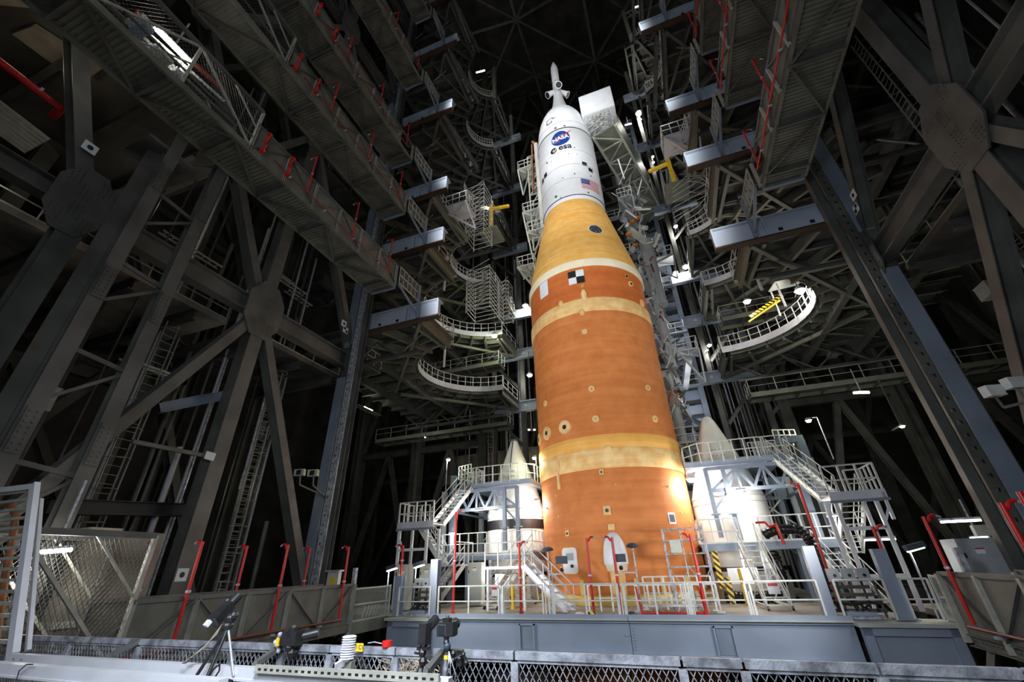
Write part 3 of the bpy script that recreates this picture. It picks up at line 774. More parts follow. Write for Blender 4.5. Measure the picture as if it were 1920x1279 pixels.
orb = [(.72 * math.cos(t) * math.cos(.45) - .28 * math.sin(t) * math.sin(.45), .72 * math.cos(t) * math.sin(.45) + .34 * math.sin(t) * math.cos(.45)) for t in [2 * math.pi * i / 30 for i in range(22)]]
wrap('insignia_orbit', 'white', LR, 1, 34.9, swoosh(orb, [.012] * 30), .018)
wrap('insignia_chevron', 'pred', LR, 1, 34.9, swoosh([(-.95, -.42), (-.3, .02), (.1, .1), (.5, .45), (1.12, .95)], [.01, .06, .07, .05, .012]) + swoosh([(-.5, -.6), (.05, -.12), (.42, .25), (1.12, .95)], [.01, .035, .03, .012]), .022)
wrap('insignia_letters', 'white', LR, 1, 34.9, tform(text_polys('NASA', .62, .022), 6, 0, -.02, 1.0, 1.15), .03)
wrap('insignia_stars', 'white', LR, 1, 34.9, [circ(.022, 6, x, y) for x, y in ((-.5, .45), (-.2, .6), (.3, -.55), (-.1, -.62), (.55, -.25), (-.62, .1), (.05, .42), (.2, .7))], .02)
wrap('agency_disc', 'black', LR, 1, 33.55, [circ(.33, 24, -.78, 0, 1.1)], .012)
wrap('agency_disc_detail', 'white', LR, 1, 33.55, swoosh([(-.7, .12), (-.84, .04), (-.82, -.14), (-.68, -.16), (-.58, 0), (-.42, .22)], [.035, .04, .04, .04, .05, .07]), .018)
wrap('agency_letters', 'black', LR, 1, 33.55, tform(text_polys('esa', .95, .02), 0, .32, .05, 1.0, 1.1), .014)
# flag
fw, fh = 1.9, 1.15
for i in range(13): wrap('flag_stripe', 'pred' if i % 2 == 0 else 'white', LR, 47, 28.65, grid(fw, fh / 13, 8, 0, fh / 2 - fh * (i + .5) / 13), .012)
wrap('flag_canton', 'navy', LR, 47, 28.65, grid(fw * .42, fh * 7 / 13, 4, -fw * .29, fh * 3 / 13), .02)
wrap('flag_stars', 'white', LR, 47, 28.65, [circ(.022, 5, -fw * .47 + fw * .36 * (i + .5 * (j % 2)) / 5, fh * .46 - j * fh * .058) for j in range(8) for i in range(5)], .028)
for dg, zz in ((46, 31.0), (-47, 31.35)):
    q = .48 if dg > 0 else .45
    wrap('tracking_mark', 'black', LR, dg, zz, [rect(q, q, -q * .6, q * .55), rect(q, q, q * .6, -q * .55)] if dg > 0 else [rect(q, q * 1.3, -q * .6, -.1), rect(q, q * 1.3, q * .65, .05)])
for dg, zz, q in ((-33, 32.7, .2), (-21, 27.8, .24), (25, 33.3, .12), (8, 33.4, .1), (-12, 27.4, .1), (50, 29.9, .12), (30, 29.2, .1), (18, 29.8, .12), (-4, 29.6, .1), (-6, 36.6, .2), (12, 36.55, .16), (38, 27.6, .16), (-22, 32.3, .08), (12, 32.5, .08), (28, 32.4, .08)):
    wrap('small_print_mark', 'disc', LR, dg, zz, [rect(q, q)])
b = MB()
for a, c in (((-.5, -.45), (-.5, .35)), ((-.5, .35), (.15, .35)), ((.15, .35), (.15, .1)), ((.15, .1), (.45, .1)), ((-.5, -.45), (.05, -.45)), ((.05, -.45), (.05, -.15))):
    r_ = 2.62; p1 = surf(r_ - a[1] * .16, -14 + math.degrees(a[0] / r_), 38.3 + a[1], .04); p2 = surf(r_ - c[1] * .16, -14 + math.degrees(c[0] / r_), 38.3 + c[1], .04); b.bar(p1, p2, .04, .04)
b.o('hatch_outline', 'disc', rk)
wrap('red_mark', 'pred', LR, -62, 35.4, [rect(.12, .6)])
# marks on the orange tank
TR = RR
wrap('checker_white', 'white', TR, 1.4, 17.55, [rect(.56, .56, .28, .28), rect(.56, .56, -.28, -.28)], .01)
wrap('checker_black', 'black', TR, 1.4, 17.55, [rect(.56, .56, -.28, .28), rect(.56, .56, .28, -.28)], .01)
wrap('blank_white_patch', 'white', TR, -33.5, 17.65, grid(.9, 1.3, 4), .01)
wrap('round_access_cover', 'disc', 3.72, 30, 22.45, [circ(.5, 30)], .05, -.222)
wrap('cover_rim', 'ring', 3.72, 30, 22.45, annul(.5, .58), .04, -.222)
wrap('cover_bolt', 'white', 3.72, 30, 22.45, [circ(.035, 8, .34 * math.cos(a), .34 * math.sin(a)) for a in (0.5, 1.9, 3.2, 4.6, 5.6)], .06, -.222)
def spot(r0, deg, z, hole=.0, square=False, rr=TR, m='cream'):
    if square: wrap('foam_patch', m, rr, deg, z, [rect(r0 * 2, r0 * 2.2)], .02)
    else:
        b = MB(); c = surf(rr, deg, z, -.05); d = surf(rr, deg, z, .035); b.tube(c, d, r0 * 1.05, 20, r0); b.o('foam_spot', m, rk)
    if hole: b = MB(); c = surf(rr, deg, z, 0); d = surf(rr, deg, z, .05); b.tube(c, d, hole, 14); b.o('sensor_port', 'plastic', rk)
for a in ((.19, 2.5, 13.1, .0), (.2, 2.2, 9.15, .03), (.19, 49, 9.25, .03), (.19, -44, 9.15, .03), (.21, 2.4, 7.28, .03), (.21, 50, 7.3, .03), (.42, -23.3, 7.15, .14), (.42, -45, 7.2, .14), (.4, -65, 7.2, .14), (.1, 6, 16.7, .04)): spot(*a)
spot(.2, 2, 2.35, .09, True); spot(.13, 1.5, 4.3, .05, True); spot(.13, -29.5, 1.4, .06, True); spot(.16, 50, 17.75, .1, True, m='dcream'); spot(.22, 54, 17.2, .1)
for dg, z in ((-38, 3.4), (-37, 2.3), (10, 3.6), (50, 3.5), (58, 2.2), (70, 3.0), (-55, 2.9), (68, 1.8)): spot(.05, dg, z)
for dg, z, h_ in ((-15.5, 15.7, .35), (6, 15.95, .5), (66, 15.9, .4), (2.5, 14.6, .3)):
    b = MB(); b.ball(surf(RR, dg, z, -.05), .22, 10, (1, 1, h_ / .22)); b.o('foam_hump', 'band', rk, True)
b = MB(); b.ball(surf(RR, 8, 5.45, -.02), .3, 12, (1, .6, 1)); b.o('foam_hump', 'band', rk, True)
b = MB(); b.bar(surf(RR, -33.5, 3.7, .03), surf(RR, -33.5, 5.4, .06), .16, .1, surf(1, -33.5, 0) - V((RX, RY, 0))); b.bar(surf(RR, -33.5, 4.7, .03), surf(RR, -33.5, 5.3, .06), .4, .12, surf(1, -33.5, 0) - V((RX, RY, 0))); b.o('cable_pad', 'cream', rk)
wrap('white_frame_plate', 'white', TR, 47, 1.9, annul(.0, .0)[:0] + [rect(.5, .55)], .02); wrap('frame_plate_window', 'disc', TR, 47, 1.9, [rect(.36, .36)], .03)
# streamlined fairing low on the tank
prof = []
for i in range(13):
    t_ = i / 12; z = -.12 + 1.5 * t_; prof.append((.60 * (1 - t_ ** 2.6) ** .55 + .0, z))
c = surf(RR, 3.5, 0, -.12); MB().lathe(c.x, c.y, prof, 24).o('bullet_fairing', 'white', rk, True)
b = MB(); b.lathe(c.x, c.y, [(.48, -.42), (.56, -.12)], 20); b.o('fairing_skirt', 'ring', rk, True)
for dx in (-.17, .2): P('feed_line', rk, 'cyl', 'band', (c.x + dx, c.y - .25, -9), (c.x + dx, c.y - .2, -.35), .34)
for dg, z in ((3.5, 1.55),): wrap('foam_patch', 'cream', TR, dg, z, [rect(.34, .28)], .03)
wrap('access_hatch', 'white', TR, -29.5, .1, [round_rect(.95, 1.12, .18)], .03); wrap('hatch_edge', 'ring', TR, -29.5, .1, [round_rect(1.06, 1.22, .2)], .02); wrap('hatch_window', 'grey', TR, -28.8, .28, [rect(.5, .34)], .04)
b = MB(); b.tube(surf(RR, -27, -.15, .02), surf(RR, -27, -.15, .12), .08, 10); b.o('hatch_port', 'plastic', rk)
b = MB(); b.lathe(RX, RY, [(RR, -1.83), (RR + .5, -1.83), (RR + .5, -1.55), (RR + .3, -1.42), (RR, -1.40)], 64); b.o('base_seal_collar', 'kick', rk)
for dg in (-20, 14, 30, 48): b = MB(); c2 = surf(RR, dg, 0, .12); b.box((c2.x - .1, c2.y - .08, -1.5), (c2.x + .1, c2.y + .08, -.75)); b.o('seal_clamp', 'kick', rk)

# side boosters
def booster(x, label, band):
    t = thing('side_booster', label, 'booster', (x, RY, -30), 'side boosters')
    y = RY
    prof = ([(.02, 7.86), (.16, 7.82), (.3, 7.7), (.42, 7.45), (1.08, 5.6), (1.32, 4.85)] if x > 0 else [(.12, 7.86), (.2, 7.84), (.28, 7.72), (1.05, 5.6), (1.3, 4.85)])[::-1]
    MB().lathe(x, y, prof, 56).o('nose_cone', 'bwhite', t, True)
    MB().lathe(x, y, [(1.93, 2.95), (1.9, 3.05), (1.32, 4.85)], 56).o('frustum', 'bwhite', t, True)
    MB().lathe(x, y, [(1.93, -.95), (1.93, 2.95)], 56).o('forward_skirt', 'bwhite', t, True)
    MB().lathe(x, y, [(1.95, -1.45), (1.98, -1.4), (1.98, -.95), (1.93, -.9)], 56).o('lower_collar', 'bwhite', t, True)
    MB().lathe(x, y, [(1.9, -40), (1.9, -1.4)], 56).o('motor_case', 'bwhite', t, True)
    MB().lathe(x, y, [(1.94, -.62), (1.96, -.62), (1.96, -.42), (1.9, -.42)], 56).o('black_joint_band', 'black', t, True)
    if band: MB().lathe(x, y, [(1.94, 1.95), (1.95, 1.95), (1.95, 2.5), (1.9, 2.5)], 56).o('black_band', 'black', t, True)
    MB().lathe(x, y, [(1.9, -5.05), (1.93, -5.05), (1.93, -4.55), (1.9, -4.55)], 56).o('black_band', 'black', t, True)
    for z in (2.93, 2.62, .35, -1.0): MB().lathe(x, y, [(1.94, z), (1.96, z), (1.96, z + .035), (1.93, z + .035)], 56).o('joint_seam', 'grey', t, True)
    if x < 0:
        b = MB(); b.bar((x, y - .3, 7.85), (x, y - 1.33, 4.9), .05, .05); b.box((x - .3, y - .35, 7.84), (x + .3, y + .2, 7.9)); b.o('lifting_bracket', 'disc', t)
    for a in (-14, -4, 8, 14):
        for z in (5.2, 5.55): b = MB(); rr = 1.3 - (z - 4.85) * .33; p = V((x + rr * math.sin(math.radians(a)), y - rr * math.cos(math.radians(a)), z)); b.ball(p, .06, 8); b.o('nose_fitting', 'grey', t, True)
    return t
BR, BL = 2.93, -9.95
bl = booster(BL, 'white side booster with a black band, left of the orange core', True)
br = booster(BR, 'white side booster without an upper band, right of the orange core', False)
def wrapb(parent, x, r, deg, z, polys, m, name):
    b = MB()
    for poly in polys: b.add([(x + (r + .012) * math.sin(math.radians(deg) + u / r), RY - (r + .012) * math.cos(math.radians(deg) + u / r), z + v) for u, v in poly], [tuple(range(len(poly)))])
    b.o(name, m, parent)
wrapb(bl, BL, 1.9, 22, -6.3, text_polys('USA', 1.0, .02), 'black', 'lettering')
wrapb(bl, BL, 1.95, -2, 2.22, [circ(.08, 10, 0, .14), circ(.08, 10, 0, -.14)], 'white', 'target_mark')
# lamp bulbs and tubes
def bulb(x, y, z, label, r=.13, m='lampw', e=60, col=(1, .95, .85), aim=None, pole=None):
    t = thing('flood_lamp', label, 'lamp', (x, y, z))
    b = MB(); b.ball((x, y, z), r, 10, (1, 1, .7)); b.o('bulb', m, t, True)
    b = MB(); b.lathe(x, y, [(r * 1.25, z + r * .2), (r * .9, z + r * 1.1), (r * .3, z + r * 1.3)], 12); b.o('shade', 'grey', t, True)
    if pole: P('pole', t, 'cyl', 'galv', (x + pole[0], y, z - pole[1]), (x + pole[0], y, z + r), .06); P('pole_arm', t, 'box', 'galv', (x + pole[0], y, z + r * 1.2), (x, y, z + r * 1.2), .04)
    if e: light('POINT', (x, y, z - r * 1.6), e, col, r)
    return t

# ------------------------------------------------------------------ the extended platform at deck level
def deck():
    t = thing('deck_platform', 'extended work platform around the rocket with a long blue-grey front girder', 'platform', (X0, 18.2, DECK))
    b = MB(); n = 40; xa, xb, ya, yb = -13.2, 6.4, 18.45, 37.3
    # plate with one hole for the core and two for the boosters, as strips
    holes = [(RX, RR + .45), (BL, 2.25), (BR, 2.25)]
    m = 150
    for i in range(m):
        x0 = xa + (xb - xa) * i / m; x1 = xa + (xb - xa) * (i + 1) / m; c = (x0 + x1) / 2; cut = 0
        for hx, hr in holes:
            if abs(c - hx) < hr: cut = max(cut, math.sqrt(hr * hr - (c - hx) ** 2))
        if cut: b.box((x0, ya, DECK - .06), (x1, RY - cut, DECK)); b.box((x0, RY + cut, DECK - .06), (x1, yb, DECK))
        else: b.box((x0, ya, DECK - .06), (x1, yb, DECK))
    b.o('floor_plate', 'deck', t)
    xm = -2.35
    for x0, x1 in ((-10.45, xm), (xm + .02, 4.55)):
        box('front_girder', t, 'girder', (x0, 18.3, DECK - 1.05), (x1, 18.38, DECK - .1))
        box('toe_plate', t, 'girder', (x0, 18.12, DECK), (x1, 18.16, DECK + .13))
        box('top_flange', t, 'cab', (x0, 18.05, DECK - .05), (x1, 18.6, DECK + .0))
        box('girder_lip', t, 'girder', (x0, 18.2, DECK - .14), (x1, 18.34, DECK - .05))
        box('bottom_flange', t, 'girder', (x0, 18.0, DECK - 1.12), (x1, 18.6, DECK - 1.05))
    for xc in (-6.25, .75):
        b = MB(); w_, y = .62, 18.27
        b.box((xc - w_ / 2, y - .06, DECK - 1.0), (xc - w_ / 2 + .05, y + .03, DECK - .2)); b.box((xc + w_ / 2 - .05, y - .06, DECK - 1.0), (xc + w_ / 2, y + .03, DECK - .2)); b.box((xc - w_ / 2, y - .06, DECK - .25), (xc + w_ / 2, y + .03, DECK - .2)); b.box((xc - w_ / 2, y - .06, DECK - 1.16), (xc + w_ / 2, y + .03, DECK - 1.08))
        b.o('hatch_frame', 'girder', t); box('hatch_panel', t, 'blue', (xc - .24, 18.27, DECK - 1.0), (xc + .24, 18.3, DECK - .3))
    b = MB()
    for k in range(8): b.tube((xm + .12, 18.29, DECK - .3 - k * .09), (xm + .12, 18.26, DECK - .3 - k * .09), .018, 6)
    b.o('splice_bolts', 'blue', t)['kind'] = 'stuff'; b = MB(); b.ball((xm - .12, 18.27, DECK - .5), .05, 8); b.o('latch_knob', 'grey', t, True)
    # framed corner boxes under both ends
    for x0, x1, nm in ((-12.45, -10.5, 'left'), (4.6, 6.95, 'right')):
        y = 17.75 if nm == 'right' else 18.0
        z1, z0 = DECK - .12, DECK - 1.75
        box('corner_panel', t, 'girder', (x0 + .2, y + .12, z0), (x1 - .2, y + .2, z1 - .2))
        for a, c in ((x0, x0 + .24), (x1 - .24, x1)): box('corner_post', t, 'girder', (a, y, z0), (c, y + .25, z1))
        box('corner_head', t, 'girder', (x0, y, z1 - .22), (x1, y + .25, z1)); box('corner_side', t, 'blue', (x1 - .02, y + .2, z0), (x1, y + 4, z1)); box('ledge', t, 'cab', (x0 - .1, y - .12, z1), (x1 + .1, y + 1.2, z1 + .1))
    # underside frame
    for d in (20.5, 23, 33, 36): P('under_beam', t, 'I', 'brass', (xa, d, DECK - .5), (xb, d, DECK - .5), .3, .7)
    P('strut', t, 'box', 'steel', (6.9, 18.2, DECK - 2.3), (8.2, 19.2, DECK - .6), .2, .2); P('strut', t, 'box', 'steel', (-12.5, 18.2, DECK - 2.4), (-14.0, 17.0, DECK - .6), .2, .2)
    # front handrails in panels
    for i, (x0, x1) in enumerate(((-12.2, -10.6), (-10.2, -7.35), (-7.25, -5.55), (-5.1, -2.6), (-2.4, -.2), (-.1, 1.75), (1.9, 3.9), (4.4, 5.75), (6.2, 6.9))):
        rail(t, [(x0, 18.3, DECK), (x1, 18.3, DECK)], 'rail', 1.09, 1.35, .026)
    for x, g in ((-7.3, .1), (-5.3, .12), (-2.5, .14), (-.15, .12), (1.82, .1)):
        for j in range(3): P('gate_post', t, 'box', 'rail', (x - g + j * g, 18.24 + .05 * j, DECK), (x - g + j * g, 18.24 + .05 * j, DECK + 1.0 - .2 * (j == 1)), .045)
    return t
deck()

def one(b, name, m, label, cat, group=None, smooth=False): return tag(b.o(name, m, None, smooth), label, cat, group)

# upright grey guide posts on the deck edge
for x, y, z1, lb in ((-12.35, 18.55, -.3, 'grey square post on the deck edge below the leftmost red standpipe'), (-10.5, 18.45, .32, 'grey square post on the deck edge left of the left booster'),
                     (4.05, 18.55, .28, 'grey square post at the deck edge right of the rolling stairs'), (6.0, 18.5, .12, 'grey square post at the right corner of the deck')):
    t = thing('guide_post', lb, 'post', (x, y, DECK)); P('shaft', t, 'C', 'girder', (x, y, DECK), (x, y, z1), .36, .3, (0, 1, 0)); box('foot_plate', t, 'girder', (x - .25, y - .25, DECK), (x + .25, y + .25, DECK + .04))
    if x < -12: standpipe(x - .02, y, z1, .95, 'short red standpipe on top of the leftmost deck post', (-1, 0), .06, False)

# red standpipes on the deck
for x, y, z1, arm, lb in ((-9.8, 18.9, 2.3, (1, .2), 'tall red standpipe by the left stair tower'), (-6.72, 19, .85, (1, 0), 'red standpipe in front of the left booster'),
                          (-3.72, 19, .9, (1, 0), 'red standpipe left of the bullet-shaped fairing'), (-2.66, 19, .88, (-1, 0), 'red standpipe in front of the bullet-shaped fairing'),
                          (.36, 19, .85, (-1, 0), 'red standpipe in front of the scaffold by the right booster'), (6.3, 19, .8, (1, 0), 'red standpipe at the right deck corner'),
                          (4.9, 20.6, 2.6, (-1, 0), 'tall red standpipe beside the right truss bridge')):
    standpipe(x, y, DECK, z1, lb, arm, .055)
t = thing('fire_riser', 'red riser with wall valve on the right mid platform', 'red pipe', (4.25, 23.6, .45)); P('riser', t, 'cyl', 'red', (4.3, 23.6, .45), (4.2, 23.6, 1.35), .13); b = MB(); b.path([(4.2, 23.6, 1.25), (3.9, 23.6, 1.2), (3.8, 23.6, 1.4), (3.4, 23.6, 1.4)], .05); b.o('valve_arm', 'red', t)
for x, lb in ((10.45, 'left pipe of the red pair at the right edge'), (11.0, 'right pipe of the red pair at the right edge')):
    standpipe(x - 4.3 + .1, 11.2 + (x - 10.45) * .5, -1.7, .95, lb, (1, .3), .05, False)

# access structures round both boosters
def access(s):
    bx = BR if s > 0 else BL; sd = SIDEW[s]
    t = thing('booster_access_stand', f'{sd} booster access stand: truss bridge, railed decks and grey legs', 'access stand', (bx, 25, DECK))
    def x(d): return bx + s * d            # d = outward from the booster axis
    zt, zm = 4.6, .9
    y0, y1 = 25.3, 30.6; di, do = -1.9, 3.0
    # top deck with a round opening for the nose
    b = MB(); n = 60
    for i in range(n):
        a = di + (do - di) * i / n; c = di + (do - di) * (i + 1) / n; m = (a + c) / 2; h = math.sqrt(max(0, 1.5 ** 2 - m * m)) if abs(m) < 1.5 else 0
        for ya, yb in ((y0, RY - h), (RY + h, y1)): b.box((min(x(a), x(c)), ya, zt - .08), (max(x(a), x(c)), yb, zt))
    b.o('top_deck', 'girder', t)
    P('fascia', t, 'box', 'girder', (x(di), y0, zt - .05), (x(do), y0, zt - .05), .05, .3); P('fascia', t, 'box', 'girder', (x(di), y0, zt - .05), (x(di), y1, zt - .05), .05, .3)
    rail(t, [(x(di), y1, zt), (x(di), y0 + .9, zt), (x(di + .8), y0, zt), (x(do - 1.2), y0, zt), (x(do - .9), y0 + .1, zt), (x(do), y0 + .1, zt)], 'rail', 1.1, .62, .028, .1)
    rail(t, [(x(di), y1, zt), (x(do), y1, zt)], 'rail', 1.1, .7, .028, .1)
    for i, d in enumerate((1.5, 1.8, 2.1, 2.4)): rail(t, [(x(d), y0 + .5 + .3 * i, zt), (x(d + .7), y0 + .5 + .3 * i, zt)], 'rail', .95, .18, .02, None, True, 'swing_gate')
    # truss under the deck
    for y in (y0, y1):
        P('top_chord', t, 'box', 'blue', (x(-1), y, zt - .33), (x(do + .7), y, zt - .38), .16, .18); P('bottom_chord', t, 'box', 'blue', (x(-.9 if y == y0 else .5), y, zt - 1.45), (x(do + .7), y, zt - 1.5), .16, .18)
        k = 0; d = -.1
        while d < do + .5:
            P('web_member', t, 'box', 'blue', (x(d), y, zt - .35 if k % 2 else zt - 1.45), (x(d + .62), y, zt - 1.45 if k % 2 else zt - .35), .13, .12); 
            if k % 2 == 0: P('web_upright', t, 'box', 'blue', (x(d + .62), y, zt - 1.45), (x(d + .62), y, zt - .35), .1, .1)
            d += .62; k += 1
        P('end_panel', t, 'box', 'blue', (x(do + .35), y, zt - 1.5), (x(do + .35), y, zt - .3), .55, .12, (0, 1, 0))
    for d in (-1, .7, 2.2, do + .6): P('cross_chord', t, 'box', 'blue', (x(d), y0, zt - 1.48), (x(d), y1, zt - 1.48), .12, .12)
    # front legs hanging down to the mid deck
    for d, zb in ((-1.0, .9), (-.15, .75)):
        P('leg', t, 'C', 'blue', (x(d), y0 - .05, zb), (x(d), y0 - .05, zt - .3), .22, .2, (0, 1, 0)); b = MB(); b.box((x(d) - .22, y0 - .25, 1.95), (x(d) + .22, y0 + .1, 2.02)); b.o('leg_flange', 'blue', t)
    P('knee_brace', t, 'box', 'blue', (x(-1), y0, 2.2), (x(-.15), y0, 3.1), .1, .1); P('knee_brace', t, 'box', 'blue', (x(-1), y0, 3.1), (x(.5), y0, 4.2), .12, .12); P('knee_brace', t, 'box', 'blue', (x(-1), y0, 3.1), (x(-.15), y0, 3.2), .12, .12)
    # mid deck
    b = MB(); di2 = -2.05; do2 = 3.7
    for i in range(n):
        a = di2 + (do2 - di2) * i / n; c = di2 + (do2 - di2) * (i + 1) / n; m = (a + c) / 2; h = math.sqrt(max(0, 2.08 ** 2 - m * m)) if abs(m) < 2.08 else 0
        for ya, yb in ((24.6, RY - h), (RY + h, 31)): b.box((min(x(a), x(c)), ya, .5), (max(x(a), x(c)), yb, .58))
    b.o('mid_deck', 'grey', t)
    P('mid_fascia', t, 'C', 'blue', (x(di2), 24.6, .45), (x(do2), 24.6, .45), .1, .34); P('mid_fascia', t, 'C', 'blue', (x(di2), 24.6, .45), (x(di2), 31, .45), .1, .34)
    rail(t, [(x(di2), 30, .58), (x(di2), 24.6, .58), (x(-.2), 24.6, .58)], 'rail', 1.15, .7, .026, .12); rail(t, [(x(.75), 24.6, .58), (x(do2), 24.6, .58)], 'rail', 1.15, .55, .026, .12)
    for d in (di2 + .2, .6, 2.1, do2 - .1):
        for y in (24.8, 30.8): P('deck_leg', t, 'box', 'blue' if d > 2 else 'galv', (x(d), y, DECK), (x(d), y, .45), .14, .14)
    # main columns
    for d in (do + .2, do + .9):
        for y in (25.0, 30.8): P('main_column', t, 'I', 'blue' if d < 3.5 else 'grey', (x(d), y, DECK), (x(d), y, zt - .3), .28, .28)
    for (a, c) in ((do + .2, do + .9),):
        for z0 in (-.3, 1.6): P('cross_brace', t, 'box', 'rail', (x(do - 1.4), 30.6, z0), (x(do + .6), 30.6, z0 + 1.8), .08, .08); P('cross_brace', t, 'box', 'rail', (x(do + .6), 30.6, z0), (x(do - 1.4), 30.6, z0 + 1.8), .08, .08)
    box('hazard_strip', t, 'haz', (x(-1.55) - .12, 24.35, -1.25), (x(-1.55) + .12, 24.4, .3))
    box('hazard_strip', t, 'haz', (x(-1.35) - .12, 23.0, -1.75), (x(-1.35) + .12, 23.05, -.75))
    box('notice_board', t, 'white', (x(-.75 if s < 0 else -.6) - .62, 23.7, -1.05), (x(-.75 if s < 0 else -.6) + .62, 23.74, -.42))
    # stair from the top deck down to the outer landing, and on down
    L = (5.95, 7.75) if s > 0 else (-14.35, -12.2); yl = (20.9, 22.3); zl = 2.08
    u = thing('stair_tower', f'white aluminium stair tower with landing, {sd} of the rocket', 'stair tower', ((L[0] + L[1]) / 2, 21.5, DECK))
    box('landing', u, 'alu', (L[0], yl[0], zl - .06), (L[1], yl[1], zl)); box('landing_fascia', u, 'alu', (L[0] - .05, yl[0] - .05, zl - .2), (L[1] + .05, yl[0], zl + .12)); box('landing_lip', u, 'blue', (L[0] - .1, yl[0] - .08, zl - .3), (L[1] + .1, yl[0] + .02, zl - .2))
    rail(u, [(L[0], yl[0], zl), (L[1], yl[0], zl), (L[1], yl[1], zl), ((L[0] + L[1]) / 2 + s * .3, yl[1], zl)] if s > 0 else [(L[1], yl[0], zl), (L[0], yl[0], zl), (L[0], yl[1], zl), ((L[0] + L[1]) / 2, yl[1], zl)], 'rail', 1.12, .55, .03)
    for xx in (L[0] + .1, L[1] - .35):
        for yy in (yl[0] + .05, yl[1] - .1): P('leg', u, 'box', 'alu', (xx, yy, DECK), (xx, yy, zl - .2), .13, .13)
    P('leg', u, 'box', 'alu', (L[1] - .05 if s > 0 else L[0] + .08, yl[0], 1.1), (L[1] - .05 if s > 0 else L[0] + .08, yl[0], zl), .1); P('leg_brace', u, 'box', 'alu', (L[1] - .3 if s > 0 else L[0] + .3, yl[0], 1.1), (L[1] - .02 if s > 0 else L[0] + .02, yl[0], 1.6), .07)
    for z in (.85, -.75): P('tie_bar', u, 'box', 'alu', (L[0] + .1, yl[0] + .05, z), (L[1] - .35, yl[0] + .05, z), .1, .13)
    xs_ = (5.7, 6.35) if s > 0 else (-12.5, -12.75)
    stair(u, (xs_[1], 22.3, zl), (xs_[0], 25.6, zt), .85, 'rail')
    rail(u, [(xs_[0] - .5, 25.6, zt), (xs_[0] - .5, 26.6, zt), (xs_[0] + .6, 26.6, zt), (xs_[0] + .6, 25.6, zt)], 'rail', 1.1, .4, .028); box('upper_landing', u, 'blue', (xs_[0] - .6, 25.6, zt - .12), (xs_[0] + .7, 26.7, zt))
    if s > 0:
        stair(u, (7.1, 24.9, .1), (7.1, 22.3, zl), .85, 'rail'); box('half_landing', u, 'alu', (5.6, 24.9, .02), (7.6, 25.8, .1)); stair(u, (6.55, 22.0, DECK), (6.15, 24.9, .1), .8, 'rail')
        rail(u, [(7.6, 24.9, .1), (7.6, 25.8, .1), (5.6, 25.8, .1)], 'rail', 1.1, .6, .026)
    else:
        stair(u, (-12.5, 22.9, .1), (-13.95, 22.6, zl), .8, 'rail'); box('half_landing', u, 'alu', (-12.6, 22.5, .02), (-11.6, 24.6, .1)); stair(u, (-12.6, 21.6, DECK), (-12.1, 23.9, .1), .75, 'rail')
        rail(u, [(-11.6, 22.4, .1), (-11.6, 24.6, .1)], 'rail', 1.1, .5, .026)
    b = MB(); xe = L[1] + .9 if s > 0 else L[0] - .2
    # rear frame with top cage
    P('rear_mast', u, 'box', 'blue', (xs_[0] + s * 1.35, 26.2, DECK), (xs_[0] + s * 1.35, 26.2, zt + .9), .34, .3); 
    if s > 0: P('rear_arm', u, 'box', 'blue', (xs_[0] + .2, 26.2, zt + .95), (xs_[0] + 1.5, 26.2, zt + .95), .3, .34)
    rail(u, [(xs_[0] + s * .3, 26.7, zt + .8), (xs_[0] + s * 1.5, 27.2, zt + .8)], 'rail', .9, .3, .024, None, True, 'top_cage', 2)
    return t
access(1); access(-1)

# rolling stairs
def rolling(p, q, w_, label, sign=True):
    t = thing('rolling_stairs', label, 'rolling stairs', p)
    stair(t, p, q, w_, 'rail', 10)
    d = V(q) - V(p); fl = V((d.x, d.y, 0)).normalized(); sd = V((-fl.y, fl.x, 0)) * w_ / 2
    for e in (-1, 1):
        P('rear_leg', t, 'box', 'rail', V(q) + sd * e, V((q[0], q[1], p[2] + .12)) + sd * e + fl * .3, .06); P('base_rail', t, 'box', 'rail', V(p) + sd * e + V((0, 0, .12)), V((q[0], q[1], p[2] + .12)) + sd * e + fl * .3, .06, .08)
        P('cross_brace', t, 'box', 'rail', lerp(p, q, .35) + sd * e, V((q[0], q[1], p[2] + .12)) + sd * e, .04)
        for c in (V(p) + sd * e, V((q[0], q[1], p[2])) + sd * e):
            b = MB(); n = fl.cross(V((0, 0, 1))); b.tube(c + n * .03 + V((0, 0, .08)), c - n * .03 + V((0, 0, .08)), .08, 10); b.o('caster', 'plastic', t, True)
    if sign:
        c = lerp(p, q, .16) - fl * .2 + V((0, 0, .35)); n = -fl; b = MB(); b.bar(c - sd * .5 , c + sd * .5, .02, .4); b.o('notice_plate', 'white', t); b = MB(); b.bar(c - sd * .4 - fl * .03 + V((0, 0, .12)), c + sd * .4 - fl * .03 + V((0, 0, .12)), .02, .1); b.o('notice_header', 'pred', t)
rolling((3.05, 21.0, DECK), (2.9, 23.9, .55), .85, 'white rolling stairs in front of the right booster, facing the viewer')
rolling((-9.0, 21.2, DECK), (-8.1, 24.2, .55), .8, 'white rolling stairs in front of the left booster')
t = thing('short_stairs', 'short white stairs descending to the right beside the left booster', 'stairs', (-5.2, 20.2, DECK)); stair(t, (-5.0, 20.6, DECK), (-7.0, 20.9, -.05), .9, 'alu', 7)
box('platform', t, 'alu', (-9.0, 20.5, -.17), (-7.0, 21.4, -.05)); rail(t, [(-9.0, 20.5, -.05), (-7.0, 20.5, -.05)], 'rail', 1.0, .6)
for x in (-8.9, -7.1): P('leg', t, 'box', 'alu', (x, 20.6, DECK), (x, 20.6, -.1), .1)

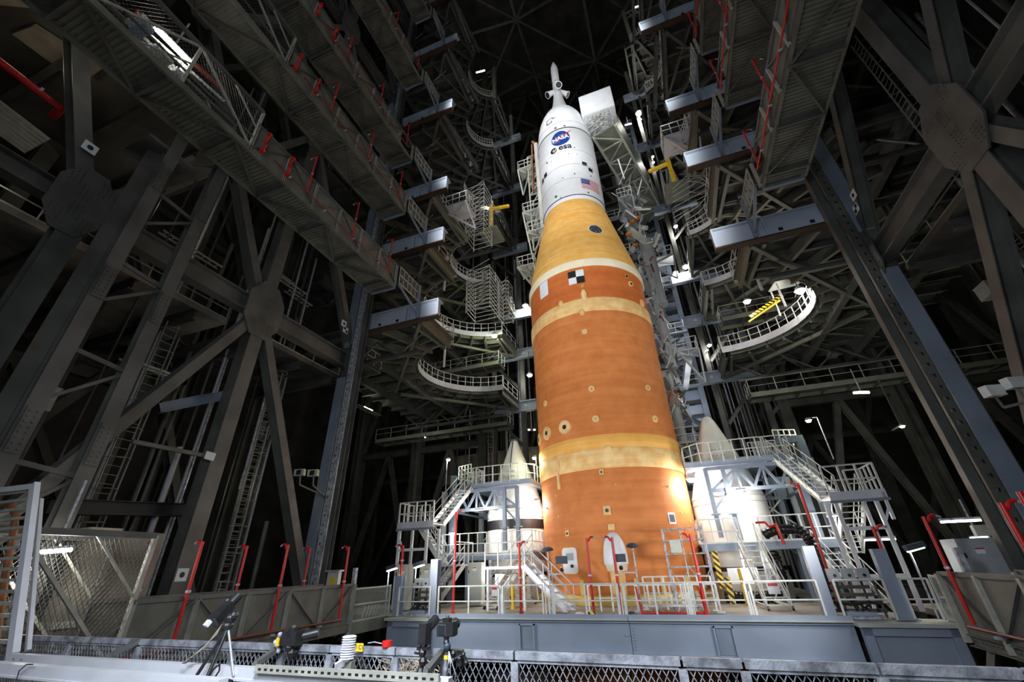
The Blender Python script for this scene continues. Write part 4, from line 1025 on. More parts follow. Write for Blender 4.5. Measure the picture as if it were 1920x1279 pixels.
# scaffold by the orange tank
t = thing('scaffold', 'light metal scaffold tower standing against the orange tank, right', 'scaffold', (.4, 21.5, DECK))
for x in (-.75, .0, .95):
    for y in (21.2, 22.7): P('upright', t, 'cyl', 'galv', (x, y, DECK), (x, y, 1.35 if x > -.2 else 1.2), .05)
for z in (-1.6, -.95, -.3, .2, .75, 1.2):
    for y in (21.2, 22.7): P('ledger', t, 'cyl', 'galv', (-.75, y, z), (.95, y, z), .045)
    for x in (-.75, .95): P('transom', t, 'cyl', 'galv', (x, 21.2, z), (x, 22.7, z), .045)
for x0, x1, z0, z1 in ((-.75, .1, -1.6, -.3), (.1, .95, -1.6, -.3), (.1, -.75, -1.6, -.3), (.95, .1, -1.6, -.3), (-.75, .95, .2, 1.2)): P('brace', t, 'cyl', 'galv', (x0, 21.2, z0), (x1, 21.2, z1), .03)
box('plank', t, 'rail', (-.75, 21.2, .18), (.95, 22.7, .22)); box('sheet', t, 'cab', (-.5, 21.15, .25), (-.05, 21.2, .75))

# low barriers of railing round the tank foot
def barrier(pts, label, m='rail', h=1.0):
    t = thing('barrier', label, 'barrier', pts[0], 'low white barriers at the rocket foot'); rail(t, pts, m, h, .45, .03)
    for p in pts: box('foot', t, m, (p[0] - .15, p[1] - .05, p[2]), (p[0] + .15, p[1] + .05, p[2] + .04))
barrier([(-2.1, 20.2, DECK), (.9, 20.2, DECK)], 'white barrier right of the fairing, front one of three', 'rail', .95)
barrier([(-1.9, 21.3, DECK), (-.2, 21.3, DECK), (.8, 20.9, DECK)], 'white barrier right of the fairing, rear one of three', 'rail', 1.2)
barrier([(-4.2, 20.6, DECK), (-2.2, 20.6, DECK)], 'white barrier left of the feed line, low and wide', 'rail', .95)
t = thing('tool_bench', 'low white bench with red frame at the deck centre', 'bench', (-.7, 19.3, DECK))
box('bench_top', t, 'white', (-1.85, 19.2, DECK + .28), (.3, 19.7, DECK + .34)); P('red_bar', t, 'cyl', 'red', (-1.9, 19.05, DECK + .1), (.35, 19.05, DECK + .1), .08)
for x in (-1.9, .35): P('red_leg', t, 'cyl', 'red', (x, 19.05, DECK), (x - .1, 19.05, DECK + .95), .07)
for x in (-1.4, -.6, .1): P('bench_leg', t, 'box', 'galv', (x, 19.4, DECK), (x, 19.4, DECK + .8), .06)
for i, (x, y, lb) in enumerate(((-8.05, 21.6, 'yellow upright cylinder nearer the left booster stairs'), (-7.3, 21.2, 'yellow upright cylinder in front of the left booster'), (2.15, 23.2, 'yellow upright cylinder at the right booster'))):
    t = thing('yellow_bollard', lb, 'bollard', (x, y, DECK)); P('body', t, 'cyl', 'yellow', (x, y, DECK), (x, y, DECK + 1.0 + .4 * (i == 2)), .15); b = MB(); b.tube((x, y, DECK), (x, y, DECK + .06), .12, 10); b.o('foot_ring', 'yellow', t)
b = MB(); b.box((-3.9, 18.75, DECK), (-3.62, 18.95, DECK + .16)); one(b, 'hazard_block', 'haz', 'small yellow and black striped block at the deck edge', 'block')
b = MB(); b.ball((-2.25, 18.6, DECK + .08), .2, 10, (1.1, .8, .55)); one(b, 'grey_bag', 'disc', 'grey bag lying at the deck edge in the middle', 'bag', None, True)
b = MB(); b.ball((-4.25, 18.85, DECK + .06), .16, 10, (1.3, .8, .5)); one(b, 'white_bag', 'alu', 'white bag beside the striped block', 'bag', None, True)

# black foil ducts
def duct(pts, r, label):
    b = MB(); prev = None
    for a, c in zip(pts, pts[1:]):
        a, c = V(a), V(c); n = max(2, int((c - a).length / .16))
        for i in range(n): p = lerp(a, c, i / n); q = lerp(a, c, (i + 1) / n); m_ = lerp(p, q, .5); k = random.uniform(.88, 1.06); b.tube(p, m_, r * .86, 12, r * k, cap=False); b.tube(m_, q, r * k, 12, r * .86, cap=False)
    one(b, 'foil_duct', 'shiny', label, 'duct', None, True)
duct([(3.7, 24.2, .9), (4.2, 24.0, 1.1), (5.1, 23.8, 1.05), (5.35, 23.6, .6), (5.4, 23.4, -.4), (5.5, 23.3, DECK + .2)], .24, 'black foil duct arching off the right mid platform')
duct([(1.4, 24.3, DECK + .25), (2.5, 24.1, DECK + .22), (3.5, 24.3, DECK + .3), (4.0, 24.8, DECK + .9), (4.0, 25.2, DECK + 2.0)], .26, 'black foil duct on the deck in front of the right booster')

# street-lamp like work lights on the stands
for x, y, z, pole, lb in ((-14.25, 26, 6.6, (-.1, 3.2), 'greenish lamp on a pole above the left stair tower'), (-7.95, 26, 6.05, (.12, 1.5), 'greenish lamp on a pole between left booster and core'), (7.7, 26, 6.4, (.45, 2.1), 'greenish lamp on a pole above the right stair tower')):
    bulb(x, y, z, lb, .13, 'lampg', 130, (.88, 1, .72), pole=pole)
# paired monitor lamps on thin stands at the tank foot
for x, sx, lb in ((-5.6, 1, 'grey double lamp stand before the square hatch'), (-1.95, -1, 'grey double lamp stand right of the fairing')):
    y = 19.6; t = thing('lamp_stand', lb, 'lamp stand', (x, y, DECK)); P('pole', t, 'cyl', 'galv', (x, y, DECK), (x, y, .48), .06)
    b = MB(); b.lathe(x, y, [(.05, .46), (.24, .5), (.26, .56), (.16, .64), (.02, .66)], 14); b.o('lamp_dish', 'disc', t, True)
    P('arm', t, 'box', 'galv', (x, y, -.42), (x + sx * .6, y, -.4), .05); b = MB(); b.bar((x + sx * .34, y, .12), (x + sx * .84, y, .12), .12, .3); b.o('screen', 'disc', t); b = MB(); b.ball((x + sx * .58, y, -.24), .09, 8); b.o('camera_head', 'plastic', t, True)
for x, y, z, sx, lb in ((-13.0, 18.8, .0, -1, 'hooded lamp at the left corner of the deck, brightly lit'), (-11.6, 18.9, .1, -1, 'hooded lamp left of the grey guide post'), (7.2, 18.9, .1, -1, 'hooded lamp at the right corner of the deck')):
    t = thing('hooded_lamp', lb, 'lamp', (x, y, DECK)); P('pole', t, 'cyl', 'galv', (x + sx * .2, y, DECK), (x + sx * .2, y, z), .06)
    b = MB(); b.bar((x - .28, y, z), (x + .25, y, z + .12 * -sx), .3, .16); b.o('hood', 'disc', t); b = MB(); b.bar((x - .24, y - .02, z - .1), (x + .2, y - .02, z + .1 * -sx - .09), .24, .03); b.o('lens', 'tube', t); light('POINT', (x, y - .1, z - .3), 14, (.95, 1, .85), .15)

# control gear at the two deck corners
def gear(x0, y0, label):
    t = thing('control_gear', label, 'machinery', (x0, y0, DECK))
    for i in range(5):
        z = DECK + .2 + i * .22; P('rail_bar', t, 'C', 'steel2', (x0 - .75 + .05 * i, y0, z), (x0 + .75 - .08 * i, y0, z), .1, .1)
    for i in range(5): P('upright', t, 'box', 'steel2', (x0 - .7 + i * .35, y0 + .05, DECK), (x0 - .7 + i * .35, y0 + .05, DECK + 1.1), .06)
    for i in range(3):
        box('junction_box', t, 'grey', (x0 - .55 + i * .42, y0 - .15, DECK + 1.02), (x0 - .22 + i * .42, y0 + .1, DECK + 1.4)); b = MB(); b.tube((x0 - .38 + i * .42, y0 - .17, DECK + 1.2), (x0 - .38 + i * .42, y0 - .15, DECK + 1.2), .05, 10); b.o('dial', 'plastic', t)
    box('turntable', t, 'galv', (x0 - .7, y0 - .5, DECK), (x0 + .5, y0 - .1, DECK + .1)); box('turntable_base', t, 'girder', (x0 - .5, y0 - .55, DECK + .1), (x0 + .3, y0 - .1, DECK + .2))
    for i in range(6): b = MB(); a = V((x0 + random.uniform(-.6, .6), y0 - .2, DECK + .2)); b.path([a, a + V((random.uniform(-.3, .3), -.1, random.uniform(.1, .5))), a + V((random.uniform(-.4, .4), -.05, random.uniform(-.1, .3)))], .03); b.o('cable', 'plastic', t)
gear(-11.2, 18.95, 'dark control gear with junction boxes at the left deck corner'); gear(5.0, 18.9, 'dark control gear with junction boxes at the right deck corner')
def cabinet(x, y, w_, d_, h_, m, label, z=DECK):
    t = thing('cabinet', label, 'cabinet', (x, y, z)); box('body', t, m, (x - w_ / 2, y - d_ / 2, z + .05), (x + w_ / 2, y + d_ / 2, z + h_)); box('door', t, m, (x - w_ / 2 + .03, y - d_ / 2 - .02, z + .1), (x + w_ / 2 - .03, y - d_ / 2, z + h_ - .04))
    for k in (.3, .75): box('handle', t, 'plastic', (x - w_ / 2 + .06, y - d_ / 2 - .05, z + h_ * k), (x - w_ / 2 + .1, y - d_ / 2 - .02, z + h_ * k + .14))
    box('sign_plate', t, 'white', (x - .1, y - d_ / 2 - .03, z + h_ * .8), (x + .12, y - d_ / 2 - .02, z + h_ * .8 + .16)); box('sign_header', t, 'pred', (x - .1, y - d_ / 2 - .035, z + h_ * .8 + .12), (x + .12, y - d_ / 2 - .03, z + h_ * .8 + .16)); box('plinth', t, 'steel', (x - w_ / 2, y - d_ / 2, z), (x + w_ / 2, y + d_ / 2, z + .05))
cabinet(-13.5, 20.6, .75, .5, 2.0, 'cab', 'tall pale cabinet at the left corner, left one of two'); cabinet(-12.2, 20.8, .8, .5, 2.0, 'cab', 'tall pale cabinet at the left corner, right one of two')
cabinet(-10.6, 23, .8, .5, 2.0, 'cab', 'pale cabinet under the left mid platform')
cabinet(8.45, 18.6, .95, .9, 2.15, 'grey', 'large grey electrical cabinet at the right corner')
for x0, y0, x1, y1, lb in ((-14.4, 16.0, -13.0, 18.4, 'small mesh gate with striped panel beside the left deck corner'), (7.05, 16.2, 7.3, 18.3, 'mesh gate with frame beside the right deck corner')):
    t = thing('mesh_gate', lb, 'gate', (x0, y0, DECK)); xx = -12.75 if x0 < 0 else 7.0
    b = MB(); b.bar((xx, y0, DECK + .05), (xx, y1, DECK + .05), .05, .06); b.bar((xx, y0, DECK + 1.15), (xx, y1, DECK + 1.15), .05, .06); b.bar((xx, y0, DECK), (xx, y0, DECK + 1.2), .06, .06); b.bar((xx, y1, DECK), (xx, y1, DECK + 1.2), .06, .06); b.bar((xx, y0, DECK + .6), (xx, y1, DECK + .6), .04, .05); b.o('gate_frame', 'cab', t)
    mesh_fill(t, (xx, y0, DECK + .08), (xx, y1, DECK + 1.12), 'cab', .08, .004); box('skirt_plate', t, 'lpanel', (xx - .02, y0 - .3, DECK - .4), (xx + .02, y1, DECK + .02))
    P('gate_leg', t, 'box', 'galv', (xx, y0 - .15, DECK - .4), (xx, y0 - .15, DECK + 1.9), .14)
    for i in range(5): P('stripe', t, 'box', 'green' if x0 > 0 else 'cab', (xx + .03, y0 + .6 + i * .22, DECK + .12), (xx + .03, y0 + .75 + i * .22, DECK + .5), .02, .08, (1, 0, 0))
# machinery seen beyond the right corner
t = thing('winch_unit', 'far machinery with red motor and blue column at the right edge', 'machinery', (11.5, 20.5, DECK))
box('blue_column', t, 'blue', (10.6, 20.2, DECK), (11.1, 20.6, DECK + 1.6)); box('motor', t, 'red', (10.3, 20.1, DECK + 1.55), (11.0, 20.5, DECK + 1.95)); box('pale_housing', t, 'cab', (9.8, 20.3, DECK + 1.1), (10.5, 20.7, DECK + 1.5))
box('pale_panel', t, 'cab', (11.9, 20.4, DECK + .9), (12.6, 20.5, DECK + 2.3)); box('header_beam', t, 'cab', (9.8, 20.7, DECK + 2.25), (13.5, 20.9, DECK + 2.6)); box('yellow_box', t, 'yellow', (13.0, 19.9, DECK + 1.4), (13.2, 20.1, DECK + 1.8)); box('yellow_box', t, 'yellow', (13.25, 19.9, DECK + 1.05), (13.45, 20.1, DECK + 1.4))
for x in (10.2, 11.4, 12.8): P('frame_post', t, 'box', 'steel', (x, 20.8, DECK), (x, 20.8, DECK + 2.3), .12)
for x0, x1, y, z, lb in ((9.3, 10.5, 21.5, .95, 'bright tube lamp above the far machinery, left one'), (11.3, 13.0, 21.2, 1.05, 'bright tube lamp above the far machinery, right one'), (7.5, 8.6, 24, .5, 'bright tube lamp low behind the right stair tower')):
    t = thing('tube_lamp', lb, 'lamp', (x0, y, z)); P('tube', t, 'cyl', 'tube', (x0, y, z), (x1, y, z), .07); box('housing', t, 'galv', (x0, y - .08, z + .05), (x1, y + .08, z + .12)); light('POINT', ((x0 + x1) / 2, y, z - .3), 25, (1, .97, .9), .2)
box0 = thing('ground_slab', 'deck-level concrete gallery floor beyond the right corner', 'floor slab', (10, 20, DECK)); box('slab', box0, 'conc', (8.0, 18.9, DECK - .2), (17, 24, DECK))
box0 = thing('ground_slab', 'deck-level concrete gallery floor beyond the left corner', 'floor slab', (-14, 20, DECK)); box('slab', box0, 'conc', (-17, 18.9, DECK - .2), (-13.3, 24, DECK))
# yellow control box hung before the left column
t = thing('pendant_control', 'grey control pendant with two yellow switches at the left column foot', 'control box', (-14.9, 17.2, -.4))
box('body', t, 'cab', (-15.25, 17.1, -1.3), (-14.65, 17.3, -.05)); box('lid', t, 'galv', (-15.35, 17.0, -.05), (-14.55, 17.35, .02))
for z in (-.4, -.85): box('switch', t, 'yellow', (-15.0, 17.02, z - .15), (-14.82, 17.1, z + .15))

# ------------------------------------------------------------------ foreground gallery: mesh guardrail, white beams, cameras
FY = 4.4
def fx(px, py=1210): return at(px, py, 'Y', FY).x
t = thing('mesh_guardrail', 'grey galvanised guardrail with diamond mesh panels across the bottom foreground', 'guardrail', (-4, FY, DECK))
RT = -.70
xs = [fx(p) for p in (20, 130, 262, 440, 532, 622, 745, 835, 965, 1272, 1385)] + [1.15, 1.95, 3.0]
for a, b_ in zip(xs, xs[1:]):
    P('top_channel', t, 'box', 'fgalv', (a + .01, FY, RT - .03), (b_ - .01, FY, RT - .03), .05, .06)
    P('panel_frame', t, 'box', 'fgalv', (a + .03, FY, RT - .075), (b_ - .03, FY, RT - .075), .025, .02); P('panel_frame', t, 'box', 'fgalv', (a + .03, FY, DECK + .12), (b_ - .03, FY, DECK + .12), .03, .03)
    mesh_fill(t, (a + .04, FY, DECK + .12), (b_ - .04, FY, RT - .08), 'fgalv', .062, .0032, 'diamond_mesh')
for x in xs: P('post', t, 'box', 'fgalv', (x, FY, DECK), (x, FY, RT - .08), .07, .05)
for x in (xs[2], xs[4], xs[7]): P('offset_bracket', t, 'box', 'steel', (x - .02, FY, RT - .02), (x - .02, FY - .28, RT - .12), .06, .05); P('bracket_leg', t, 'box', 'steel', (x - .02, FY - .28, RT - .1), (x - .1, FY - .3, DECK), .05, .07)
box('toe_plate', t, 'fgalv', (xs[0], FY + .03, DECK), (xs[-1], FY + .05, DECK + .12))
t = thing('gallery_floor', 'steel gallery floor under the foreground guardrail', 'floor plate', (-4, 2, DECK)); box('floor_plate', t, 'steel', (-14, -5, DECK - .1), (7, FY + .1, DECK))
# white beams
def beam_px(a, c, y, h, d, label, name='white_beam', m='alu'):
    p, q = at(*a, 'Y', y), at(*c, 'Y', y); z = (p.z + q.z) / 2
    t = thing(name, label, 'beam', (p.x, y, p.z)); P('beam_body', t, 'box', m, (p.x, y, p.z - h / 2), (q.x, y, q.z - h / 2), d, h); P('beam_lip', t, 'box', m, (p.x, y - d / 2 - .004, p.z - h + .01), (q.x, y - d / 2 - .004, q.z - h + .01), .008, .02); return t, p, q
t, p, q = beam_px((22, 1225), (845, 1271), 4.05, .115, .08, 'white horizontal beam just behind the lens, lower left, longer one')
for k in (.03, .055): 
    b = MB(); c = lerp(p, q, k); b.tube((c.x, 4.0, c.z - .05), (c.x, 4.01, c.z - .05), .008, 6); b.o('bolt', 'steel', t)
beam_px((-60, 1237), (420, 1273), 3.55, .12, .1, 'white horizontal beam at the lower left corner, nearer one')
t, p, q = beam_px((482, 1246), (824, 1264), 3.98, .065, .03, 'grey slotted strut lying along the white beam', 'slotted_strut', 'grail')
n = 26
for i in range(n): c = lerp(p, q, (i + .8) / (n + .6)); P('slot', t, 'box', 'plastic', (c.x - .018, 3.963, c.z - .036), (c.x + .018, 3.963, c.z - .036), .002, .022)
# white upright frame with rungs and copper hose at the left edge
y = 4.05; p0, p1 = at(66, 908, 'Y', y), at(24, 1228, 'Y', y)
t = thing('white_ladder_frame', 'white upright frame with grey rungs at the left edge', 'frame', p1)
P('upright', t, 'box', 'alu', p1, p0, .12, .08, (0, 1, 0)); P('top_bar', t, 'box', 'alu', (p0.x, y, p0.z - .04), (p0.x - 1.2, y, p0.z - .02), .08, .09); P('inner_upright', t, 'box', 'alu', (p1.x - .22, y + .25, p1.z), (p0.x - .2, y + .25, p0.z - .2), .05, .05)
for i in range(15): c = lerp(p0, p1, (i + .6) / 15.5); P('rung', t, 'box', 'grail', (c.x, y + .02, c.z), (c.x - 1.3, y + .02, c.z + .0), .05, .045)
b = MB(); y2 = y + .35; hp = [at(-20, 944, 'Y', y2), at(8, 944, 'Y', y2), at(22, 950, 'Y', y2), at(29, 966, 'Y', y2), at(27, 990, 'Y', y2), at(15, 1050, 'Y', y2), at(4, 1120, 'Y', y2), at(-8, 1200, 'Y', y2)]
b.path(hp, .05, 10); one(b, 'copper_hose', 'copper', 'thick copper-coloured hose bending behind the white frame, left edge', 'hose', None, True)

def camera_body(t, c, s=1., screen=True):
    c = V(c); b = MB(); b.box((c.x - .075 * s, c.y - .04 * s, c.z - .055 * s), (c.x + .075 * s, c.y + .035 * s, c.z + .045 * s)); b.box((c.x - .03 * s, c.y - .03 * s, c.z + .045 * s), (c.x + .03 * s, c.y + .03 * s, c.z + .075 * s)); b.box((c.x + .05 * s, c.y - .045 * s, c.z - .05 * s), (c.x + .078 * s, c.y + .05 * s, c.z + .05 * s)); b.o('camera_body', 'plastic', t)
    b = MB(); b.tube((c.x, c.y + .03 * s, c.z - .005), (c.x, c.y + .16 * s, c.z + .02), .04 * s, 14, .045 * s); b.o('lens', 'plastic', t, True)
    b = MB(); b.tube((c.x, c.y, c.z + .075 * s), (c.x, c.y, c.z + .09 * s), .018 * s, 8); b.o('dial', 'steel', t)
    if screen: box('screen', t, 'glass', (c.x - .06 * s, c.y - .046 * s, c.z - .045 * s), (c.x + .005 * s, c.y - .04 * s, c.z + .025 * s)); box('screen_bezel', t, 'steel', (c.x - .064 * s, c.y - .042 * s, c.z - .049 * s), (c.x + .009 * s, c.y - .0395 * s, c.z + .029 * s))
def arm(t, pts, r=.012, m='plastic'):
    for a, c in zip(pts, pts[1:]): P('clamp_arm', t, 'cyl', m, a, c, r * 2)
    for p in pts: b = MB(); b.ball(p, r * 1.9, 8); b.o('joint', m, t, True)
c = at(838, 1178, 'Y', 4.25)
t = thing('camera_on_ball_head', 'black camera showing its rear screen, on a ball head clamped to the guardrail', 'camera', c); camera_body(t, c, 1.12)
arm(t, [c + V((0, 0, -.07)), c + V((0, 0, -.11)), c + V((.0, .02, -.16)), c + V((.05, .05, -.2)), c + V((.1, .08, -.24))], .016)
b = MB(); b.ball(c + V((.01, .0, -.14)), .035, 10); b.o('ball_head', 'disc', t, True); box('yellow_tag', t, 'yellow', c + V((-.02, .0, -.24)), c + V((.02, .005, -.21)))
for k in range(3): b = MB(); b.path([c + V((.03, 0, -.18)), c + V((.05 + k * .02, -.04, -.26)), c + V((.02 + k * .05, -.03, -.34)), c + V((.05 * k, 0, -.42))], .004, 5); b.o('cable', 'galv', t)
P('clamp_jaw', t, 'box', 'plastic', c + V((.1, .1, -.3)), c + V((.1, .1, -.18)), .05, .06); arm(t, [c + V((.05, .05, -.25)), c + V((.14, .08, -.21)), c + V((.17, .08, -.27))], .012)
c = at(797, 1175, 'Y', 4.25)
t = thing('camera_rig', 'black vertical camera rig on a tripod head, left of the camera with the screen', 'camera', c)
P('rail_body', t, 'box', 'plastic', c + V((0, 0, -.14)), c + V((0, 0, .03)), .08, .1); P('lens_hood', t, 'cyl', 'plastic', c + V((.0, .05, -.02)), c + V((.0, .2, .04)), .09); arm(t, [c + V((0, 0, -.14)), c + V((-.01, 0, -.2)), c + V((.0, 0, -.27)), c + V((-.02, 0, -.35))], .022)
P('quick_plate', t, 'box', 'plastic', c + V((-.06, 0, -.17)), c + V((.06, 0, -.17)), .06, .03); P('tilt_handle', t, 'cyl', 'plastic', c + V((0, 0, -.22)), c + V((-.07, -.05, -.2)), .02)
for dx in (-.07, .05, 0): P('leg', t, 'cyl', 'plastic', c + V((0, 0, -.32)), c + V((dx * 1.7, -.1 + abs(dx), -.75)), .022)
c = at(548, 1196, 'Y', 4.3)
t = thing('camera_on_rail', 'black camera with long lens lying against the guardrail, yellow tag beside it', 'camera', c); camera_body(t, c, 1.25, False)
P('long_lens', t, 'cyl', 'plastic', c + V((.05, .05, .0)), c + V((.2, .16, .03)), .09); P('side_grip', t, 'box', 'plastic', c + V((-.1, 0, -.06)), c + V((-.06, 0, .05)), .08, .1); box('yellow_tag', t, 'yellow', c + V((-.17, -.05, -.07)), c + V((-.13, -.03, .0))); arm(t, [c + V((-.06, 0, -.02)), c + V((-.15, -.03, .03)), c + V((-.2, -.02, -.04)), c + V((-.18, .02, -.12))], .014, 'galv'); arm(t, [c + V((0, 0, -.08)), c + V((.02, .02, -.13))], .03)
# tripod with tilted camera at the left
c = at(415, 1150, 'Y', 3.95); e = at(442, 1122, 'Y', 4.1); f = at(398, 1168, 'Y', 3.9)
t = thing('tripod_camera', 'camera tipped steeply upward on a black tripod, left foreground', 'camera', c)
P('camera_body', t, 'box', 'plastic', lerp(e, f, .25), lerp(e, f, .95), .12, .10, (0, 1, 0)); P('lens_barrel', t, 'cyl', 'plastic', lerp(e, f, .3), lerp(f, e, 1.12), .10); P('side_rail', t, 'box', 'galv', lerp(e, f, .05) + V((-.05, -.04, 0)), lerp(e, f, .8) + V((-.05, -.04, 0)), .012, .02); P('white_connector', t, 'box', 'white', lerp(e, f, .95) + V((-.02, -.03, .01)), lerp(e, f, 1.12) + V((-.02, -.03, 0)), .05, .04)
b = MB(); g_ = at(432, 1160, 'Y', 3.98); b.ball(g_, .06, 10); b.ball(g_ + V((.05, 0, .03)), .04, 8); b.ball(g_ + V((0, 0, -.06)), .05, 8); b.o('tripod_head', 'plastic', t, True)
for q_ in ((362, 1277), (385, 1278), (438, 1268)): 
    tip = at(*q_, 'Y', 3.85 if q_[0] < 430 else 4.0); P('leg', t, 'cyl', 'plastic' if q_[0] < 430 else 'galv', g_ + V((0, 0, -.08)), tip, .035 if q_[0] < 430 else .022)
for k in range(3): b = MB(); b.path([g_ + V((-.06, -.03, -.05)), g_ + V((-.11 + .01 * k, -.04, -.12 - .02 * k)), g_ + V((-.2 - .03 * k, -.05, -.25)), g_ + V((-.42, -.05, -.37 - .01 * k)), g_ + V((-.5, -.03, -.40))], .006, 5); b.o('cable', ['skin', 'galv', 'plastic'][k], t)
def cable(pts, y, r, label, m='plastic'):
    b = MB(); b.path([at(*p, 'Y', y) for p in pts], r, 6); one(b, 'cable', m, label, 'cable', None, True)
cable([(392, 1268), (400, 1255), (412, 1246), (411, 1258), (403, 1270), (420, 1272), (436, 1277)], 3.8, .008, 'black cable coiled below the left tripod')
cable([(30, 1279), (36, 1258), (50, 1246), (62, 1246)], 3.45, .006, 'thin black cable over the nearer white beam')
cable([(690, 1206), (702, 1204), (716, 1207)], 4.3, .005, 'thin grey wire by the red tape roll', 'galv')
# louvred white sensor shield
c = at(650, 1236, 'Y', 4.05); top = at(652, 1193, 'Y', 4.05)
t = thing('sensor_shield', 'white louvred weather sensor shield standing at the guardrail', 'sensor', c); h_ = top.z - c.z
for i in range(10):
    z = c.z + h_ * i / 9.5; b = MB(); b.lathe(c.x, 4.05, [(.035, z - .001), (.062, z), (.068, z + h_ * .03), (.056, z + h_ * .075), (.04, z + h_ * .08)], 20); b.o('louvre_disc', 'white', t, True)
P('stem', t, 'cyl', 'white', (c.x, 4.05, c.z - .02), (c.x, 4.05, c.z + h_ * .9), .07); P('mount_arm', t, 'box', 'white', (c.x, 4.05, c.z - .01), at(628, 1252, 'Y', 3.95), .07, .02, (0, 1, .5)); P('mount_foot', t, 'box', 'lpanel', (c.x + .03, 4.07, c.z - .01), (c.x + .02, 4.07, c.z - .1), .08, .06)
c = at(674, 1214, 'Y', FY - .06)
t = thing('yellow_tag', 'small yellow tag with black letters on the guardrail beside the sensor shield', 'sign', c); P('tag_plate', t, 'box', 'yellow', c + V((-.045, 0, 0)), c + V((.045, 0, 0)), .004, .07)
b = MB()
for poly in text_polys('1 C1', .05, .001): b.add([(c.x + u, c.y - .003, c.z + v) for u, v in poly], [tuple(range(len(poly)))])
b.o('tag_lettering', 'black', t)
c = at(726, 1206, 'Y', FY); b = MB(); b.tube(c + V((0, 0, -.03)), c + V((0, 0, .02)), .05, 16); one(b, 'tape_roll', 'red', 'small red tape roll on top of the guardrail', 'tape', None, True)
c = at(762, 1248, 'Y', 5.2); b = MB()
for i in range(90):
    p = c + V((random.gauss(0, .17), random.gauss(0, .1), random.gauss(-.02, .06))); b.tube(p, p + V((random.uniform(-.15, .15), random.uniform(-.1, .1), random.uniform(-.07, .07))), .007, 4)
one(b, 'netting', 'skin', 'bundle of tan netting behind the guardrail mesh', 'netting')['kind'] = 'stuff'

# lit cage, lamp and concrete pillar at the left catwalk
t = thing('concrete_pillar', 'lit pale concrete pillar behind the mesh cage at the left', 'pillar', (-16, 5, DECK)); 
a, c = at(105, 1150, 'X', -15.2), at(170, 1150, 'X', -15.2); box('shaft', t, 'conc', (-15.7, a.y, -3.5), (-15.2, c.y, 1.25)); box('ledge', t, 'cab', (-15.7, a.y, -1.1), (-15.15, c.y + .3, -.95)); box('wall_panel', t, 'conc', (-15.7, c.y + .1, -3.5), (-15.5, c.y + 1.4, 1.2))
def tube_lamp(a, c, x, label, e=30, r=.05, ax='X'):
    p, q = at(*a, ax, x), at(*c, ax, x); t = thing('tube_lamp', label, 'lamp', p); P('tube', t, 'cyl', 'tube', p, q, r * 2); P('housing', t, 'box', 'galv', p + V((0, 0, .08)), q + V((0, 0, .08)), .2, .05)
    P('hanger', t, 'box', 'galv', (p + q) / 2 + V((0, 0, .1)), (p + q) / 2 + V((0, 0, 1.6)), .05)
    light('POINT', (p + q) / 2 + V((0, 0, -.25)), e, (1, .96, .86), .3)
tube_lamp((68, 1036), (134, 1031), -13.9, 'bright tube lamp inside the left mesh cage', 110)
tube_lamp((290, 50), (360, 121), -13.9, 'long bright tube lamp inside the caged upper left catwalk', 70, .1)
def at_box(name, parent, m, a, c, ax, v, d):
    p, q = at(*a, ax, v), at(*c, ax, v); lo = [min(p[i], q[i]) for i in range(3)]; hi = [max(p[i], q[i]) for i in range(3)]; i = 'XYZ'.index(ax); lo[i] = v - d / 2; hi[i] = v + d / 2; return box(name, parent, m, lo, hi)
t = thing('fire_pipe', 'thick red pipe running under the floor at the upper left corner', 'red pipe', at(0, 110, 'X', -17.5)); P('pipe', t, 'cyl', 'red', at(-60, 70, 'X', -17.5), at(114, 204, 'X', -17.5), .24); P('elbow', t, 'cyl', 'red', at(114, 204, 'X', -17.5), at(100, 218, 'X', -18.2), .24); P('hanger_clamp', t, 'cyl', 'galv', at(72, 168, 'X', -17.5), at(77, 172, 'X', -17.5), .3)
p = at(40, 215, 'X', -18); t = thing('ceiling_vent', 'pale louvred vent panel hanging at the left edge', 'vent', p)
a, c, d_ = at(-10, 185, 'X', -17.6), at(92, 262, 'X', -17.6), at(15, 172, 'X', -17.6)
for i in range(7): o_ = V((.12 * i, 0, 0)); P('louvre', t, 'box', 'grail', a - V((i * .22, 0, 0)), c - V((i * .22, 0, 0)), .17, .03, (0, 0, 1))
light('POINT', a + V((-.5, 1.2, -2.0)), 12, (1, .95, .85), .4)
t = thing('lit_soffit_patches', 'paler concrete patches for the warm-lit bits of ceiling, upper left', 'beam', at(80, 70, 'X', -18.5)); zs_ = 17.9
for pts in ([(22, 64), (60, 50), (120, 88), (122, 138)], [(-30, -30), (45, -20), (56, 15), (-20, 8)], [(158, 100), (190, 130), (166, 148)]):  # pale patches carry the warm light on the dark ceiling in their colour
    q_ = [at(a_, b_, 'Z', zs_) for a_, b_ in pts]; MB().slab([(p_.x, p_.y) for p_ in q_], zs_, zs_ + .25).o('soffit', 'conc', t)
light('POINT', (-17.8, 1.6, 16.0), 22, (1, .85, .6), .4)
t = thing('storage_boxes', 'white ducts and boxes on the caged catwalk beside the tube lamp', 'boxes', at(240, 60, 'X', -14)); 
for i, (px, py) in enumerate(((255, 40), (262, 55), (285, 95), (300, 112), (320, 140))): c = at(px, py, 'X', -13.9); P('duct_box', t, 'box', ['alu', 'blue', 'alu', 'cab', 'alu'][i], c - V((.3, 0, 0)), c + V((.3, .1, .1)), .3, .28)
for a, c, m, r in (((255, 20), (420, 170), 'dred', .1), ((275, 60), (420, 190), 'rail', .06), ((330, 150), (346, 130), 'rail', .12)): P('service_pipe', t, 'cyl', m, at(*a, 'X', -14.1), at(*c, 'X', -14.1), r * 2)

